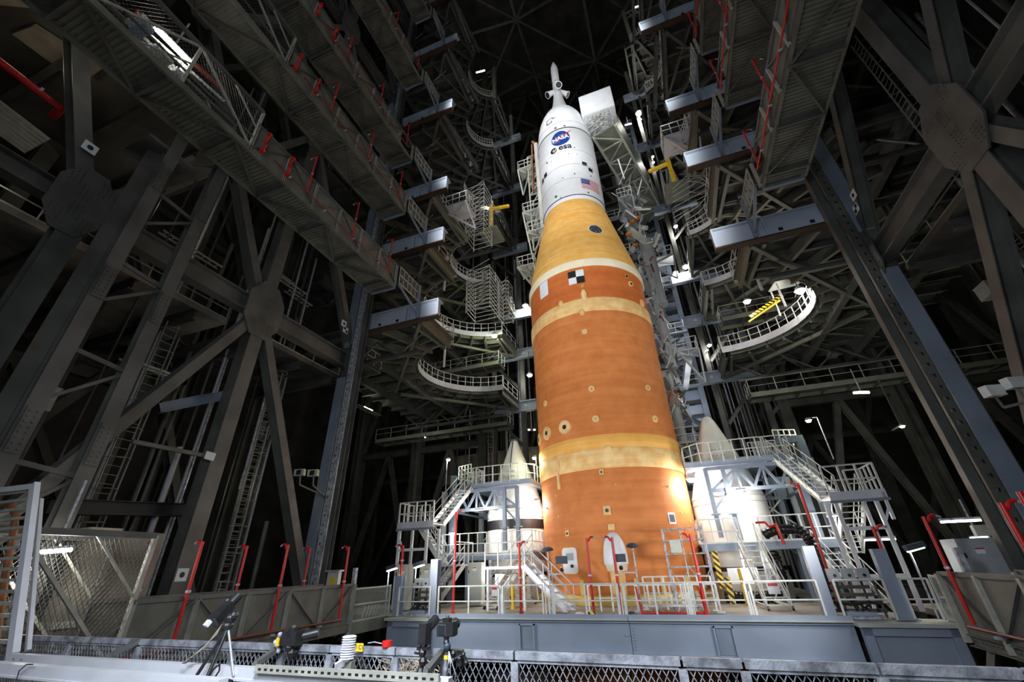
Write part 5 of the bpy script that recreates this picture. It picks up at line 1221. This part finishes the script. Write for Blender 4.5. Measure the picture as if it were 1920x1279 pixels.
# ------------------------------------------------------------------ launch tower, arms and umbilicals behind the rocket
t = thing('launch_tower', 'tall blue-grey lattice tower rising close behind the rocket on its right', 'tower', (1, 42, -40))
for x in (-5.5, 4.6):
    for y in (42, 48): P('corner_leg', t, 'box', 'blue', (x, y, -40), (x, y, 57), .5, .5)
for x in (1.2, 3.1): P('inner_leg', t, 'box', 'blue', (x, 42, -40), (x, 42, 57), .25, .25)
z = -10; i = 0
while z < 56:
    P('horizontal', t, 'box', 'black_steel', (-5.5, 42, z), (4.6, 42, z), .3, .35); P('lattice_diagonal', t, 'box', 'black_steel', (1.2 if i % 2 else 4.6, 41.95, z), (4.6 if i % 2 else 1.2, 41.95, z + 2.6), .16, .16); P('lattice_diagonal', t, 'box', 'black_steel', (1.2, 41.95, z + 1.3), (4.6, 41.95, z + 1.3), .12, .16)
    P('side_diagonal', t, 'box', 'blue', (4.6, 42 if i % 2 else 48, z), (4.6, 48 if i % 2 else 42, z + 2.6), .16, .16); box('cladding', t, 'girder', (.9, 42.3, z + .2), (4.5, 42.4, z + 2.4)); z += 2.6; i += 1
for z in (9, 15, 21, 27, 33, 39): rail(t, [(-1, 41.4, z), (4.6, 41.4, z)], 'rail', 1.1, .9, .03, None, False); box('floor', t, 'grey', (-1, 41.3, z - .15), (4.7, 42, z))
t = thing('vent_pipes', 'pair of big white vertical pipes right of the orange tank', 'pipes', (2.2, 33, 8))
for (a, c, r, m) in (((1193, 430), (1262, 690), .36, 'grey'), ((1214, 452), (1238, 572), .36, 'grey'), ((1243, 700), (1282, 830), .36, 'grey')):
    p, q = at(*a, 'Y', 33), at(*c, 'Y', 33); x = (p.x + q.x) / 2 + .15; P('pipe', t, 'cyl', m, (x, 33, q.z), (x, 33, p.z), r * 2); 
    for zz in (q.z, p.z, (p.z + q.z) / 2): b = MB(); b.tube((x, 33, zz - .08), (x, 33, zz + .08), r * 1.2, 14); b.o('pipe_flange', 'grey', t)
    P('pipe_bracket', t, 'box', 'steel', (x, 33, (p.z + q.z) / 2), (x + .5, 42, (p.z + q.z) / 2), .3, .3)
def umb(cx, cy, z, w_, d_, label, h=1.6, m='cab', sx=1, far=None):
    """small service platform with gear, bracket and rail"""
    t = thing('umbilical_platform', label, 'service arm', (cx, cy, z)); box('floor', t, m, (cx - w_ / 2, cy - d_ / 2, z - .12), (cx + w_ / 2, cy + d_ / 2, z)); rail(t, [(cx - w_ / 2, cy - d_ / 2, z), (cx + w_ / 2, cy - d_ / 2, z), (cx + w_ / 2, cy + d_ / 2, z)], 'rail', 1.05, .6, .03, None, False)
    rail(t, [(cx - w_ / 2, cy - d_ / 2, z), (cx - w_ / 2, cy + d_ / 2, z)], 'rail', 1.05, .6, .03, None, False)
    for i in range(3): P('under_brace', t, 'box', m, (cx - w_ / 2 + w_ * i / 2, cy - d_ / 2, z - .2), (cx - w_ / 2 + w_ * (2 - i) / 2, cy + d_ / 2, z - .2), .1, .14)
    P('strut', t, 'box', m, (cx - sx * w_ / 2, cy - d_ / 2, z - .1), (cx + sx * w_ / 2, cy + d_ / 2, z - h), .12, .14); P('strut', t, 'box', m, (cx + sx * w_ / 2, cy - d_ / 2, z - .1), (cx + sx * w_ / 2, cy + d_ / 2, z - h), .12, .14)
    if far: P('carrier_beam', t, 'box', m, (cx, cy + d_ / 2, z - .2), far, .5, .6)
    return t
umb(-8.0, 29, 36.8, 1.5, 1.5, 'small railed platform left of the white capsule, upper of four', 2.4, 'cab', -1, (-6, 41.8, 36.6))
umb(-7.6, 29, 30.4, 1.7, 1.6, 'small railed platform left of the yellow cone, second of four', 2.6, 'cab', -1, (-5.6, 41.8, 30.2))
umb(-7.2, 28.5, 27.3, 1.6, 1.5, 'small railed platform left of the yellow cone, third of four', 2.2, 'cab', -1, (-5.4, 41.8, 27.1))
umb(-8.6, 29.5, 24.2, 1.6, 1.8, 'small railed platform left of the cream ring, lowest of four', 2.6, 'cab', 1, (-5.6, 41.8, 24))
t = thing('left_umbilical', 'white vertical pipe with truss alongside the capsule on its left', 'pipe', (-6.6, 28.2, 25)); P('pipe', t, 'cyl', 'bwhite', (-6.55, 28.2, 26), (-6.55, 28.2, 39.6), .5); P('pipe_cap', t, 'cyl', 'copper', (-6.55, 28.2, 39.6), (-6.9, 28.2, 40.2), .3)
for i in range(9): z = 25.5 + i * 1.45; P('truss_bar', t, 'box', 'cab', (-7.6 - .1 * (8 - i) * 0, 28.6, z), (-6.7, 28.6, z + 1.45), .12, .12); P('truss_bar', t, 'box', 'cab', (-7.7, 28.6, z + 1.45), (-6.7, 28.6, z + 1.45), .12, .12)
P('truss_post', t, 'box', 'cab', (-7.7, 28.6, 25.5), (-7.7, 28.6, 38.5), .14, .14); P('orange_arm', t, 'box', 'copper', (-7.3, 28.4, 33), (-7.0, 28.2, 39.8), .12, .12)
umb(3.5, 34, 15.2, 1.6, 1.4, 'railed platform at the foot of the white pipes, right', 2.6, 'alu', 1, (3.2, 42, 15))
umb(3.0, 36, 26.5, 3.2, 1.6, 'railed platform across the top of the white pipes, right', 2.0, 'grey', 1, (3.2, 42, 26.3))
umb(1.7, 33, 7.5, 1.3, 1.4, 'small cage beside the lower pale band, right', 1.6, 'cab', 1, (2.8, 42, 7.3))
umb(1.2, 30.5, 30.2, 1.3, 1.6, 'service platform right of the flag', 1.6, 'grey', 1, (3.0, 42, 30))
t = thing('service_arm_gear', 'cluttered white service arm gear beside the flag and yellow cone, right', 'machinery', (1.5, 31, 27))
for i in range(46):
    p = V((random.uniform(.0, 3.2), random.uniform(29.5, 36), random.uniform(24.5, 33.5))); q = p + V((random.uniform(-1, 1), random.uniform(-1, 1), random.uniform(-1.2, 1.2))) * random.choice([.8, 1.6]); P('arm_bar', t, random.choice(['box', 'cyl']), random.choice(['alu', 'cab', 'grey', 'steel', 'rail']), p, q, random.choice([.1, .14, .3, .45]))
for i in range(5): p = V((random.uniform(.4, 2.5), random.uniform(29.5, 34), random.uniform(25, 31))); b = MB(); b.ball(p, .3, 8, (1, 1, .6)); b.o('orange_cover', 'orange', t, True)
t = thing('core_service_gear', 'narrow strip of pipes and cables between orange tank and white pipes', 'machinery', (1.2, 31, 12))
for i in range(70):
    z = random.uniform(9, 24); p = V((1.35 + random.uniform(-.2, .9), random.uniform(30, 33), z)); q = p + V((random.uniform(-.5, .5), random.uniform(-.3, .3), random.uniform(-.9, .9))); P('hose', t, 'cyl', random.choice(['cab', 'grey', 'dred', 'steel', 'rail', 'copper']), p, q, random.choice([.06, .1, .16]))
for z in (12, 15.2, 18.5, 21.5): P('swing_arm', t, 'box', 'grey', (1.0, 30, z), (3.0, 42, z - .3), .4, .5)

# crew access arm with its white room
def access_arm():
    zb = 37.3; A, B = V((.55, 27.6, zb)), V((4.6, 42, zb)); d = (B - A).normalized(); n = V((d.y, -d.x, 0)); w_ = 1.15
    t = thing('crew_access_arm', 'long olive-bottomed access arm with a white room at the capsule', 'access arm', (A.x, A.y, zb))
    P('arm_floor', t, 'box', 'lpanel', A, B, 2 * w_, .12)
    for e in (-1, 1): P('bottom_chord', t, 'box', 'cab', A + n * w_ * e + V((0, 0, -.15)), B + n * w_ * e + V((0, 0, -.15)), .22, .3); P('top_chord', t, 'box', 'cab', A + n * w_ * e + V((0, 0, 3.0)), B + n * w_ * e + V((0, 0, 3.0)), .2, .25)
    k = 8
    for i in range(k):
        p, q = lerp(A, B, i / k), lerp(A, B, (i + 1) / k); u = V((0, 0, -.22))
        P('floor_brace', t, 'box', 'cab', p + n * w_ * (1 if i % 2 else -1) + u, q - n * w_ * (1 if i % 2 else -1) + u, .1, .1); P('floor_cross', t, 'box', 'cab', q + n * w_ + u, q - n * w_ + u, .12, .1)
        for e in (-1, 1): P('side_upright', t, 'box', 'cab', q + n * w_ * e, q + n * w_ * e + V((0, 0, 3)), .12, .12); P('side_brace', t, 'box', 'cab', p + n * w_ * e + V((0, 0, 0 if i % 2 else 3)), q + n * w_ * e + V((0, 0, 3 if i % 2 else 0)), .1, .1)
        if i < 5: P('side_panel', t, 'box', 'cab', p + n * w_ * 1.06 + V((0, 0, 1.5)), q + n * w_ * 1.06 + V((0, 0, 1.5)), .04, 2.8)
    # white room
    c = A + V((-.3, -.55, .4)); 
    x0, x1, y0, y1, z0, z1 = c.x - 1.5, c.x + 1.7, c.y - .9, c.y + 1.5, zb + 1.1, zb + 4.3
    box('white_room', t, 'white', (x0, y0, z0), (x1, y1, z1))
    for i in range(16): xx = x0 + (x1 - x0) * (i + .5) / 16; P('wall_rib', t, 'box', 'white', (xx, y0 - .02, z0), (xx, y0 - .02, z1), .06, .05)
    for e in (-1, 1):
        for j in range(4): P('cradle_bar', t, 'box', 'cab', c + V((e * 1.0 - .2, -.7 + j * .6, -.2)), c + V((-e * .9, -.6 + j * .6, 1.0)), .09, .09)
    rail(t, [c + V((-1.2, -.9, -.2)), c + V((1.2, -.9, -.2)), c + V((1.3, .8, -.2))], 'cab', 1.0, .4, .03); 
    for i in range(6): P('tower_stay', t, 'box', 'alu', (1.0 + random.uniform(0, 2), 33 + i, 33.5), (2.0 + random.uniform(0, 1), 34 + i, 38), .14)
access_arm()

# scaffold towers and lift columns on the retracted platforms
def scaff(x, y, z0, z1, w_, d_, label, st=1.0):
    t = thing('scaffold_tower', label, 'scaffold', (x, y, z0)); 
    for a in (-.5, .5):
        for c in (-.5, .5): P('upright', t, 'cyl', 'rail', (x + a * w_, y + c * d_, z0), (x + a * w_, y + c * d_, z1), .06)
    z = z0 + .2; i = 0
    while z < z1:
        for c in (-.5, .5): P('ledger', t, 'cyl', 'rail', (x - w_ / 2, y + c * d_, z), (x + w_ / 2, y + c * d_, z), .05)
        for a in (-.5, .5): P('transom', t, 'cyl', 'rail', (x + a * w_, y - d_ / 2, z), (x + a * w_, y + d_ / 2, z), .05)
        P('brace', t, 'cyl', 'rail', (x - w_ / 2, y - d_ / 2, z), (x + w_ / 2, y - d_ / 2, min(z1, z + st)) if i % 2 else (x + w_ / 2, y - d_ / 2, z + st), .04); z += st / 2; i += 1
    box('plank', t, 'steel', (x - w_ / 2, y - .2, z1 - 1.1), (x + w_ / 2, y + d_ / 2, z1 - 1.05)); return t
scaff(-11.9, 25.5, 25.3, 31.8, 1.8, 1.8, 'white scaffold tower standing in the third left platform', 1.1)
scaff(-13.3, 29.5, 20.3, 25.2, 2.4, 2.0, 'white scaffold inside the second left platform', .9); scaff(-11.6, 31.3, 20.3, 24.6, 1.0, 1.2, 'narrow white scaffold beside the wider one, second left platform', .9)
for x, y, z0, z1, lb in ((-11.3, 27, 27.5, 31.5, 'yellow lift column on the left above the third level'), (5.2, 27.5, 27.0, 31.0, 'yellow lift column on the right above the third level')):
    t = thing('lift_column', lb, 'lift column', (x, y, z0)); P('mast', t, 'box', 'yellow', (x, y, z0), (x, y, z1), .3, .3); P('outrigger', t, 'box', 'yellow', (x, y, z1 - .8), (x - math.copysign(1.6, x + 3), y + .8, z1 - .2), .25, .25)
    box('lift_base', t, 'lpanel', (x - .9, y - .9, z0 - .3), (x + .9, y + 1.2, z0))
t = thing('arched_cage', 'white curved cage of rungs on the third right platform', 'cage', (6.2, 28, 25.3))
for i in range(9): a = -1.2 + 2.4 * i / 8; P('cage_rung', t, 'cyl', 'rail', (4.6, 28 + 2.2 * math.sin(a), 25.6), (5.0 + 2.6 * math.cos(a), 28 + 2.2 * math.sin(a), 26.6), .05)
for z in (25.5, 26.1, 26.7): b = MB(); b.path([(5.0 + 2.6 * math.cos(-1.3 + 2.6 * i / 12), 28 + 2.6 * math.sin(-1.3 + 2.6 * i / 12), z) for i in range(13)], .03, 5); b.o('cage_hoop', 'rail', t)
# lit tent, stair and struts on the first right platform
t = thing('work_tent', 'small lit canopy with yellow-edged stair on the first right platform', 'canopy', (10.3, 28, 14.45))
P('canopy', t, 'box', 'cab', (9.2, 28.2, 16.4), (11.2, 28.6, 16.7), 1.2, .06)
for x, y in ((9.4, 27.8), (11.1, 28), (9.3, 29), (11.0, 29)): P('canopy_post', t, 'cyl', 'alu', (x, y, 14.45), (x, y, 16.5), .12)
P('stair_side', t, 'box', 'haz', (7.4, 28.6, 14.6), (9.6, 28.2, 15.6), .06, .22); P('stair_side', t, 'box', 'yellow', (7.4, 29.3, 14.6), (9.6, 28.9, 15.6), .06, .12)
for a, c, k in (((-15.6, 27), 3.0, 1), ((-14.6, 24.6), 3.4, 2), ((7.6, 25), 3.0, 1), ((8.0, 24.3), 3.6, 2)):
    t = thing('white_strut', f'white tubular strut post on the {"left" if a[0] < 0 else "right"} {LVN[k]}, {"leaning" if k == 1 else "upright"}', 'strut', (a[0], a[1], LV[k])); P('strut_tube', t, 'cyl', 'rail', (a[0], a[1], LV[k]), (a[0], a[1], LV[k] + c), .2); P('strut_cap', t, 'box', 'rail', (a[0] - .3, a[1], LV[k] + c), (a[0] + .3, a[1], LV[k] + c), .3, .1)

# ------------------------------------------------------------------ lamps around the bay
def lamp_px(px, py, y, label, r=.14, m='lampw', e=80, col=(1, .95, .85)):
    p = at(px, py, 'Y', y); t = bulb(p.x, p.y, p.z, label, r, m, e, col); P('bracket', t, 'box', 'steel', (p.x, p.y, p.z + r), (p.x, p.y + 1.1, p.z + r), .06); P('hanger', t, 'box', 'steel', (p.x, p.y + .1, p.z + r), (p.x, p.y + .1, p.z + r + 2.6), .05); return t
lamp_px(1198, 213, 37.0, 'very bright flood lamp right of the white room', .32, 'lampw', 700)
lamp_px(1201, 224, 37.0, 'small lamp just below the very bright flood lamp', .12, 'lampw', 0)
lamp_px(985, 574, 36.8, 'bright lamp at the left edge of the tank beside the upper pale band', .28, 'lampw', 260)
lamp_px(992, 581, 36.8, 'small lamp just under the bright lamp at the left tank edge', .12, 'lampw', 0)
lamp_px(993, 704, 36.8, 'bright lamp at the left edge of the tank beside the middle', .24, 'lampw', 160)
lamp_px(927, 630, 32.0, 'bright lamp on the second left platform', .25, 'lampg', 260, (.95, 1, .75))
lamp_px(1401, 566, 27.6, 'left one of the two bright lamps on the first right platform', .2, 'lampw', 160)
lamp_px(1500, 546, 27.9, 'right one of the two bright lamps on the first right platform, under the canopy', .26, 'lampw', 220)
lamp_px(1286, 501, 37.0, 'warm bright lamp on the right far girder, upper of a pair', .26, 'lampw', 60, (1, .88, .65))
lamp_px(1267, 512, 37.0, 'bright lamp on the right far girder, lower of a pair', .2, 'lampw', 120)
lamp_px(1267, 425, 37.0, 'small bright lamp right of the yellow cone', .18, 'lampw', 200)
lamp_px(1330, 648, 37.0, 'small bright lamp on the right far column', .17, 'lampw', 150); lamp_px(1326, 657, 37.0, 'tiny lamp under the one on the right far column', .08, 'lampw', 0)
lamp_px(1242, 629, 33.0, 'bright lamp at the foot of the white pipes, left', .16, 'lampw', 150); lamp_px(1251, 632, 33.0, 'bright lamp at the foot of the white pipes, right', .16, 'lampw', 80)
lamp_px(1224, 294, 37.0, 'small lamp below the far right girder, upper', .13, 'lampw', 60); lamp_px(1225, 305, 37.0, 'small lamp below the far right girder, lower', .13, 'lampw', 0)
lamp_px(845, 448, 33, 'small glow behind the left braces', .1, 'lampd', 30)
lamp_px(436, 445, 20, 'left one of two tiny lamps high between the left braces', .07, 'lampw', 25); lamp_px(448, 443, 20, 'right one of two tiny lamps high between the left braces', .07, 'lampw', 0)
lamp_px(955, 817, 40, 'left one of two warm lamps behind the left booster nose', .16, 'lampd', 60, (1, .75, .4)) if False else None
lamp_px(992, 806, 42, 'left one of two warm lamps behind the left booster nose', .13, 'lampd', 60, (1, .75, .4)); lamp_px(1002, 806, 42, 'right one of two warm lamps behind the left booster nose', .13, 'lampd', 0)
lamp_px(797, 820, 34, 'tiny lamp under the dim walkway on the left', .07, 'lampw', 20); lamp_px(1692, 800, 26, 'small lamp on an arm in the dark at right', .1, 'lampw', 60); lamp_px(917, 378, 30, 'lamp under the fourth left platform', .1, 'lampw', 60)
for a, c, y, lb, e in (((893, 136), (909, 132), 38.6, 'white tube lamp high above on a mast, right one of two', 80), ((847, 155), (860, 152), 38.6, 'white tube lamp high above at a platform corner, left one of two', 80), ((1188, 15), (1205, 9), 38.6, 'white tube lamp high at the upper edge, right of centre', 80), ((1172, 235), (1184, 232), 38, 'short tube lamp beside the access arm', 60), ((1600, 737), (1630, 736), 30, 'warm tube lamp in the dark right background', 120), ((683, 763), (698, 770), 30, 'dim tube lamp behind the left guide rail', 60), ((1820, 1010), (1852, 1008), 26, 'tube lamp low at the right edge, behind the machinery', 30)):
    tube_lamp(a, c, y, lb, e, .12 if y > 38.2 else .06, 'Y')
bulb(1.15, 26.0, 3.9, 'blazing flood lamp between the core and the right booster', .22, 'lampw', 420); bulb(-7.95, 26.0, 3.4, 'blazing flood lamp between the core and the left booster', .15, 'lampw', 300)
for x, y, z, lb, e in ((3.3, 24.6, 3.0, 'work lamp under the right truss bridge', 260), (-11.2, 24.6, 3.0, 'work lamp under the left truss bridge', 260), (6.5, 23.5, 1.5, 'work lamp on the right stair tower', 60), (-12.9, 24.5, 1.8, 'work lamp behind the left stair tower', 60), (-9.6, 23.6, -.1, 'work lamp under the left mid deck', 60), (2.6, 23.6, -.1, 'work lamp under the right mid deck', 60)):
    t = thing('work_lamp', lb, 'lamp', (x, y, z)); box('lens', t, 'tube', (x - .2, y - .1, z - .02), (x + .2, y + .1, z)); box('housing', t, 'grey', (x - .22, y - .12, z), (x + .22, y + .12, z + .08)); P('hanger', t, 'box', 'grey', (x, y, z + .08), (x, y, z + .3), .04); light('POINT', (x, y, z - .2), e, (1, .98, .92), .2)
for px, py, lb in ((563, 887, 'left one of two switched-off flood heads among the left braces'), (588, 888, 'right one of two switched-off flood heads among the left braces')):
    c = at(px, py, 'Y', 14.5); t = thing('floodlight', lb, 'lamp', c); b = MB(); b.bar(c + V((-.2, -.1, 0)), c + V((.2, .05, .02)), .2, .28); b.o('head', 'grail', t); P('bracket', t, 'box', 'steel', c, c + V((0, .1, -.5)), .05); P('support_arm', t, 'box', 'steel', c + V((0, .1, -.5)), (-17.0, 18.2, c.z - .5), .06); box('lens', t, 'glass', c + V((-.16, -.16, -.1)), c + V((.16, -.12, .1)))
for px, py, lb in ((1860, 735, 'left one of two switched-off flood heads at the right edge'), (1900, 720, 'right one of two switched-off flood heads at the right edge')):
    c = at(px, py, 'Y', 13.5); t = thing('floodlight', lb, 'lamp', c); b = MB(); b.bar(c + V((-.2, -.1, 0)), c + V((.2, .05, .02)), .2, .28); b.o('head', 'rail', t); P('bracket', t, 'box', 'steel', c, c + V((.1, .1, -.4)), .05); P('support_arm', t, 'box', 'steel', c + V((.1, .1, -.4)), (9.95, 11.6, c.z - .4), .06)
# survey targets on the steel
for (px, py, x, lb) in ((169, 277, -16.68, 'round survey target on the brace at upper left'), (341, 1078, -16.68, 'round survey target low on the tall left column'), (645, 607, -16.68, 'upper survey target on the brace beside the left guide rail'), (648, 619, -16.68, 'checkered survey target below the upper one, left'), (1600, 366, 9.63, 'upper survey target on the right brace'), (1605, 391, 9.63, 'checkered survey target below the upper one, right'), (526, 545 - 165, -16.68, 'plain pale label plate on the upper left column')):
    c = at(px, py, 'X', x); s = 1 if x < 0 else -1; t = thing('survey_target', lb, 'target plate', c); box('plate', t, 'white', (c.x - .01, c.y - .2, c.z - .2), (c.x + .01, c.y + .2, c.z + .2))
    b = MB(); xx = c.x + s * .015
    if 'check' in lb: b.box((xx - .004, c.y - .16, c.z), (xx + .004, c.y, c.z + .16)); b.box((xx - .004, c.y, c.z - .16), (xx + .004, c.y + .16, c.z))
    elif 'plain' not in lb: b.tube((xx - .004, c.y, c.z), (xx + .004, c.y, c.z), .09, 14)
    if b.v: b.o('target_print', 'black', t)

# pale trays added as glints, cabinets and low walls in the dark between braces
for i, (px, py, x, ln, m, lb) in enumerate(((545, 535, -20, 2.4, 'cab', 'upper pale tray added as a glint past the left gusset'), (560, 560, -20.3, 2.0, 'grail', 'second pale tray added as a glint past the left gusset'), (530, 520, -21, 1.6, 'cab', 'tray added as a glint deep behind the left gusset'), (220, 420, -20, 2.6, 'grail', 'tray added as a glint behind the laced column at upper left'), (360, 470, -20.5, 3.0, 'grail', 'tray added as a glint right of the laced column'), (280, 690, -21, 2.2, 'cab', 'tray added as a glint low behind the laced column'), (690, 770, -22, 3.0, 'lpanel', 'tray added as a glint beyond the left guide rail'))):
    c = at(px, py, 'X', x); t = thing('glint_tray', lb, 'glint tray', c)
    for e in (-.18, .18): P('side_rail', t, 'box', m, (x + e, c.y - ln / 2, c.z), (x + e, c.y + ln / 2, c.z), .03, .1)
    for k in range(8): yy = c.y - ln / 2 + ln * (k + .5) / 8; P('tray_rung', t, 'box', m, (x - .18, yy, c.z), (x + .18, yy, c.z), .05, .03)
    P('hanger', t, 'box', 'steel', (x, c.y, c.z), (x, c.y, c.z + 5), .04)
for px, py, x, m, lb in ((1560, 660, 14, 'cab', 'pale cabinet glimpsed past the right column'), (1855, 545, 19, 'cab', 'pale boxes glimpsed in the right tower'), (1490, 1000 - 300, 20, 'lpanel', 'dim panel behind the right walkway'), (505, 810, -21, 'grey', 'grey box in the dark between the left braces'), (60, 745, -20, 'cab', 'pale box behind the crane column')):
    c = at(px, py, 'X', x); t = thing('equipment_box', lb, 'box', c); box('body', t, m, (x - .3, c.y - .5, c.z - .4), (x + .3, c.y + .5, c.z + .4)); box('lid', t, m, (x - .33, c.y - .53, c.z + .4), (x + .33, c.y + .53, c.z + .45)); P('hanger', t, 'box', 'steel', (x, c.y, c.z + .45), (x, c.y, c.z + 6), .06)
t = thing('concrete_parapet', 'pale concrete parapet wall behind the left booster nose', 'wall', (-20, 48, 8)); box('parapet', t, 'conc', (-27, 48, 9.0), (-11.0, 48.4, 12.3)); box('coping', t, 'conc', (-27, 47.9, 12.3), (-11.0, 48.5, 12.5)); P('pipe', t, 'cyl', 'galv', (-18, 47.5, 6), (-18, 47.5, 16), .4)
light('POINT', (-19, 44, 8), 120, (1, .9, .75), .5)
t = thing('brace_tie', 'blue-grey horizontal strut with bolted end between the left braces', 'steel strut', (-17.6, 9, 6)); P('strut', t, 'I', 'blue', at(300, 765, 'X', -17.8), at(418, 742, 'X', -17.8), .4, .4); P('strut', t, 'I', 'black_steel', at(90, 950, 'X', -17.8), at(352, 957, 'X', -17.8), .5, .45); P('tie_rod', t, 'box', 'steel', at(248, 828, 'X', -16.7), at(400, 858, 'X', -16.7), .12, .14); P('tie_plate', t, 'box', 'alu', at(385, 853, 'X', -16.6), at(402, 858, 'X', -16.6), .05, .3)

umb(-12.0, 21.6, 25.4, 2.4, 1.8, 'white-fronted railed landing at the near end of the third left platform', 1.4, 'alu', 1, None)
umb(5.2, 21.6, 25.4, 2.2, 1.8, 'white-fronted railed landing at the near end of the third right platform', 1.4, 'alu', 1, None)
for (a, c, arm_, lb) in (((930, 345), (926, 128), (858, 152), 'slender grey lamp mast standing high left of the rocket nose'), ((1252, 300), (1170, 22), (1208, 12), 'slender grey lamp mast standing high right of the rocket nose')):
    p, q = at(*a, 'Y', 38.6), at(*c, 'Y', 38.6); t = thing('lamp_mast', lb, 'mast', p); x = (p.x + q.x) / 2; P('mast_post', t, 'I', 'grail', (x, 38.6, p.z - 10), (x, 38.6, q.z), .5, .5)
    e = at(*arm_, 'Y', 38.6)
    P('arm_chord', t, 'box', 'grail', (x, 38.6, q.z - .5), (e.x, 38.6, q.z - .5), .14); P('arm_chord', t, 'box', 'grail', (x, 38.6, q.z - 2.2), (e.x, 38.6, q.z - 1.6), .14)
    for k in range(6): xa, xb = x + (e.x - x) * k / 6, x + (e.x - x) * (k + 1) / 6; P('arm_web', t, 'box', 'grail', (xa, 38.6, q.z - (.5 if k % 2 else 2.1)), (xb, 38.6, q.z - (2.0 if k % 2 else .5)), .1)
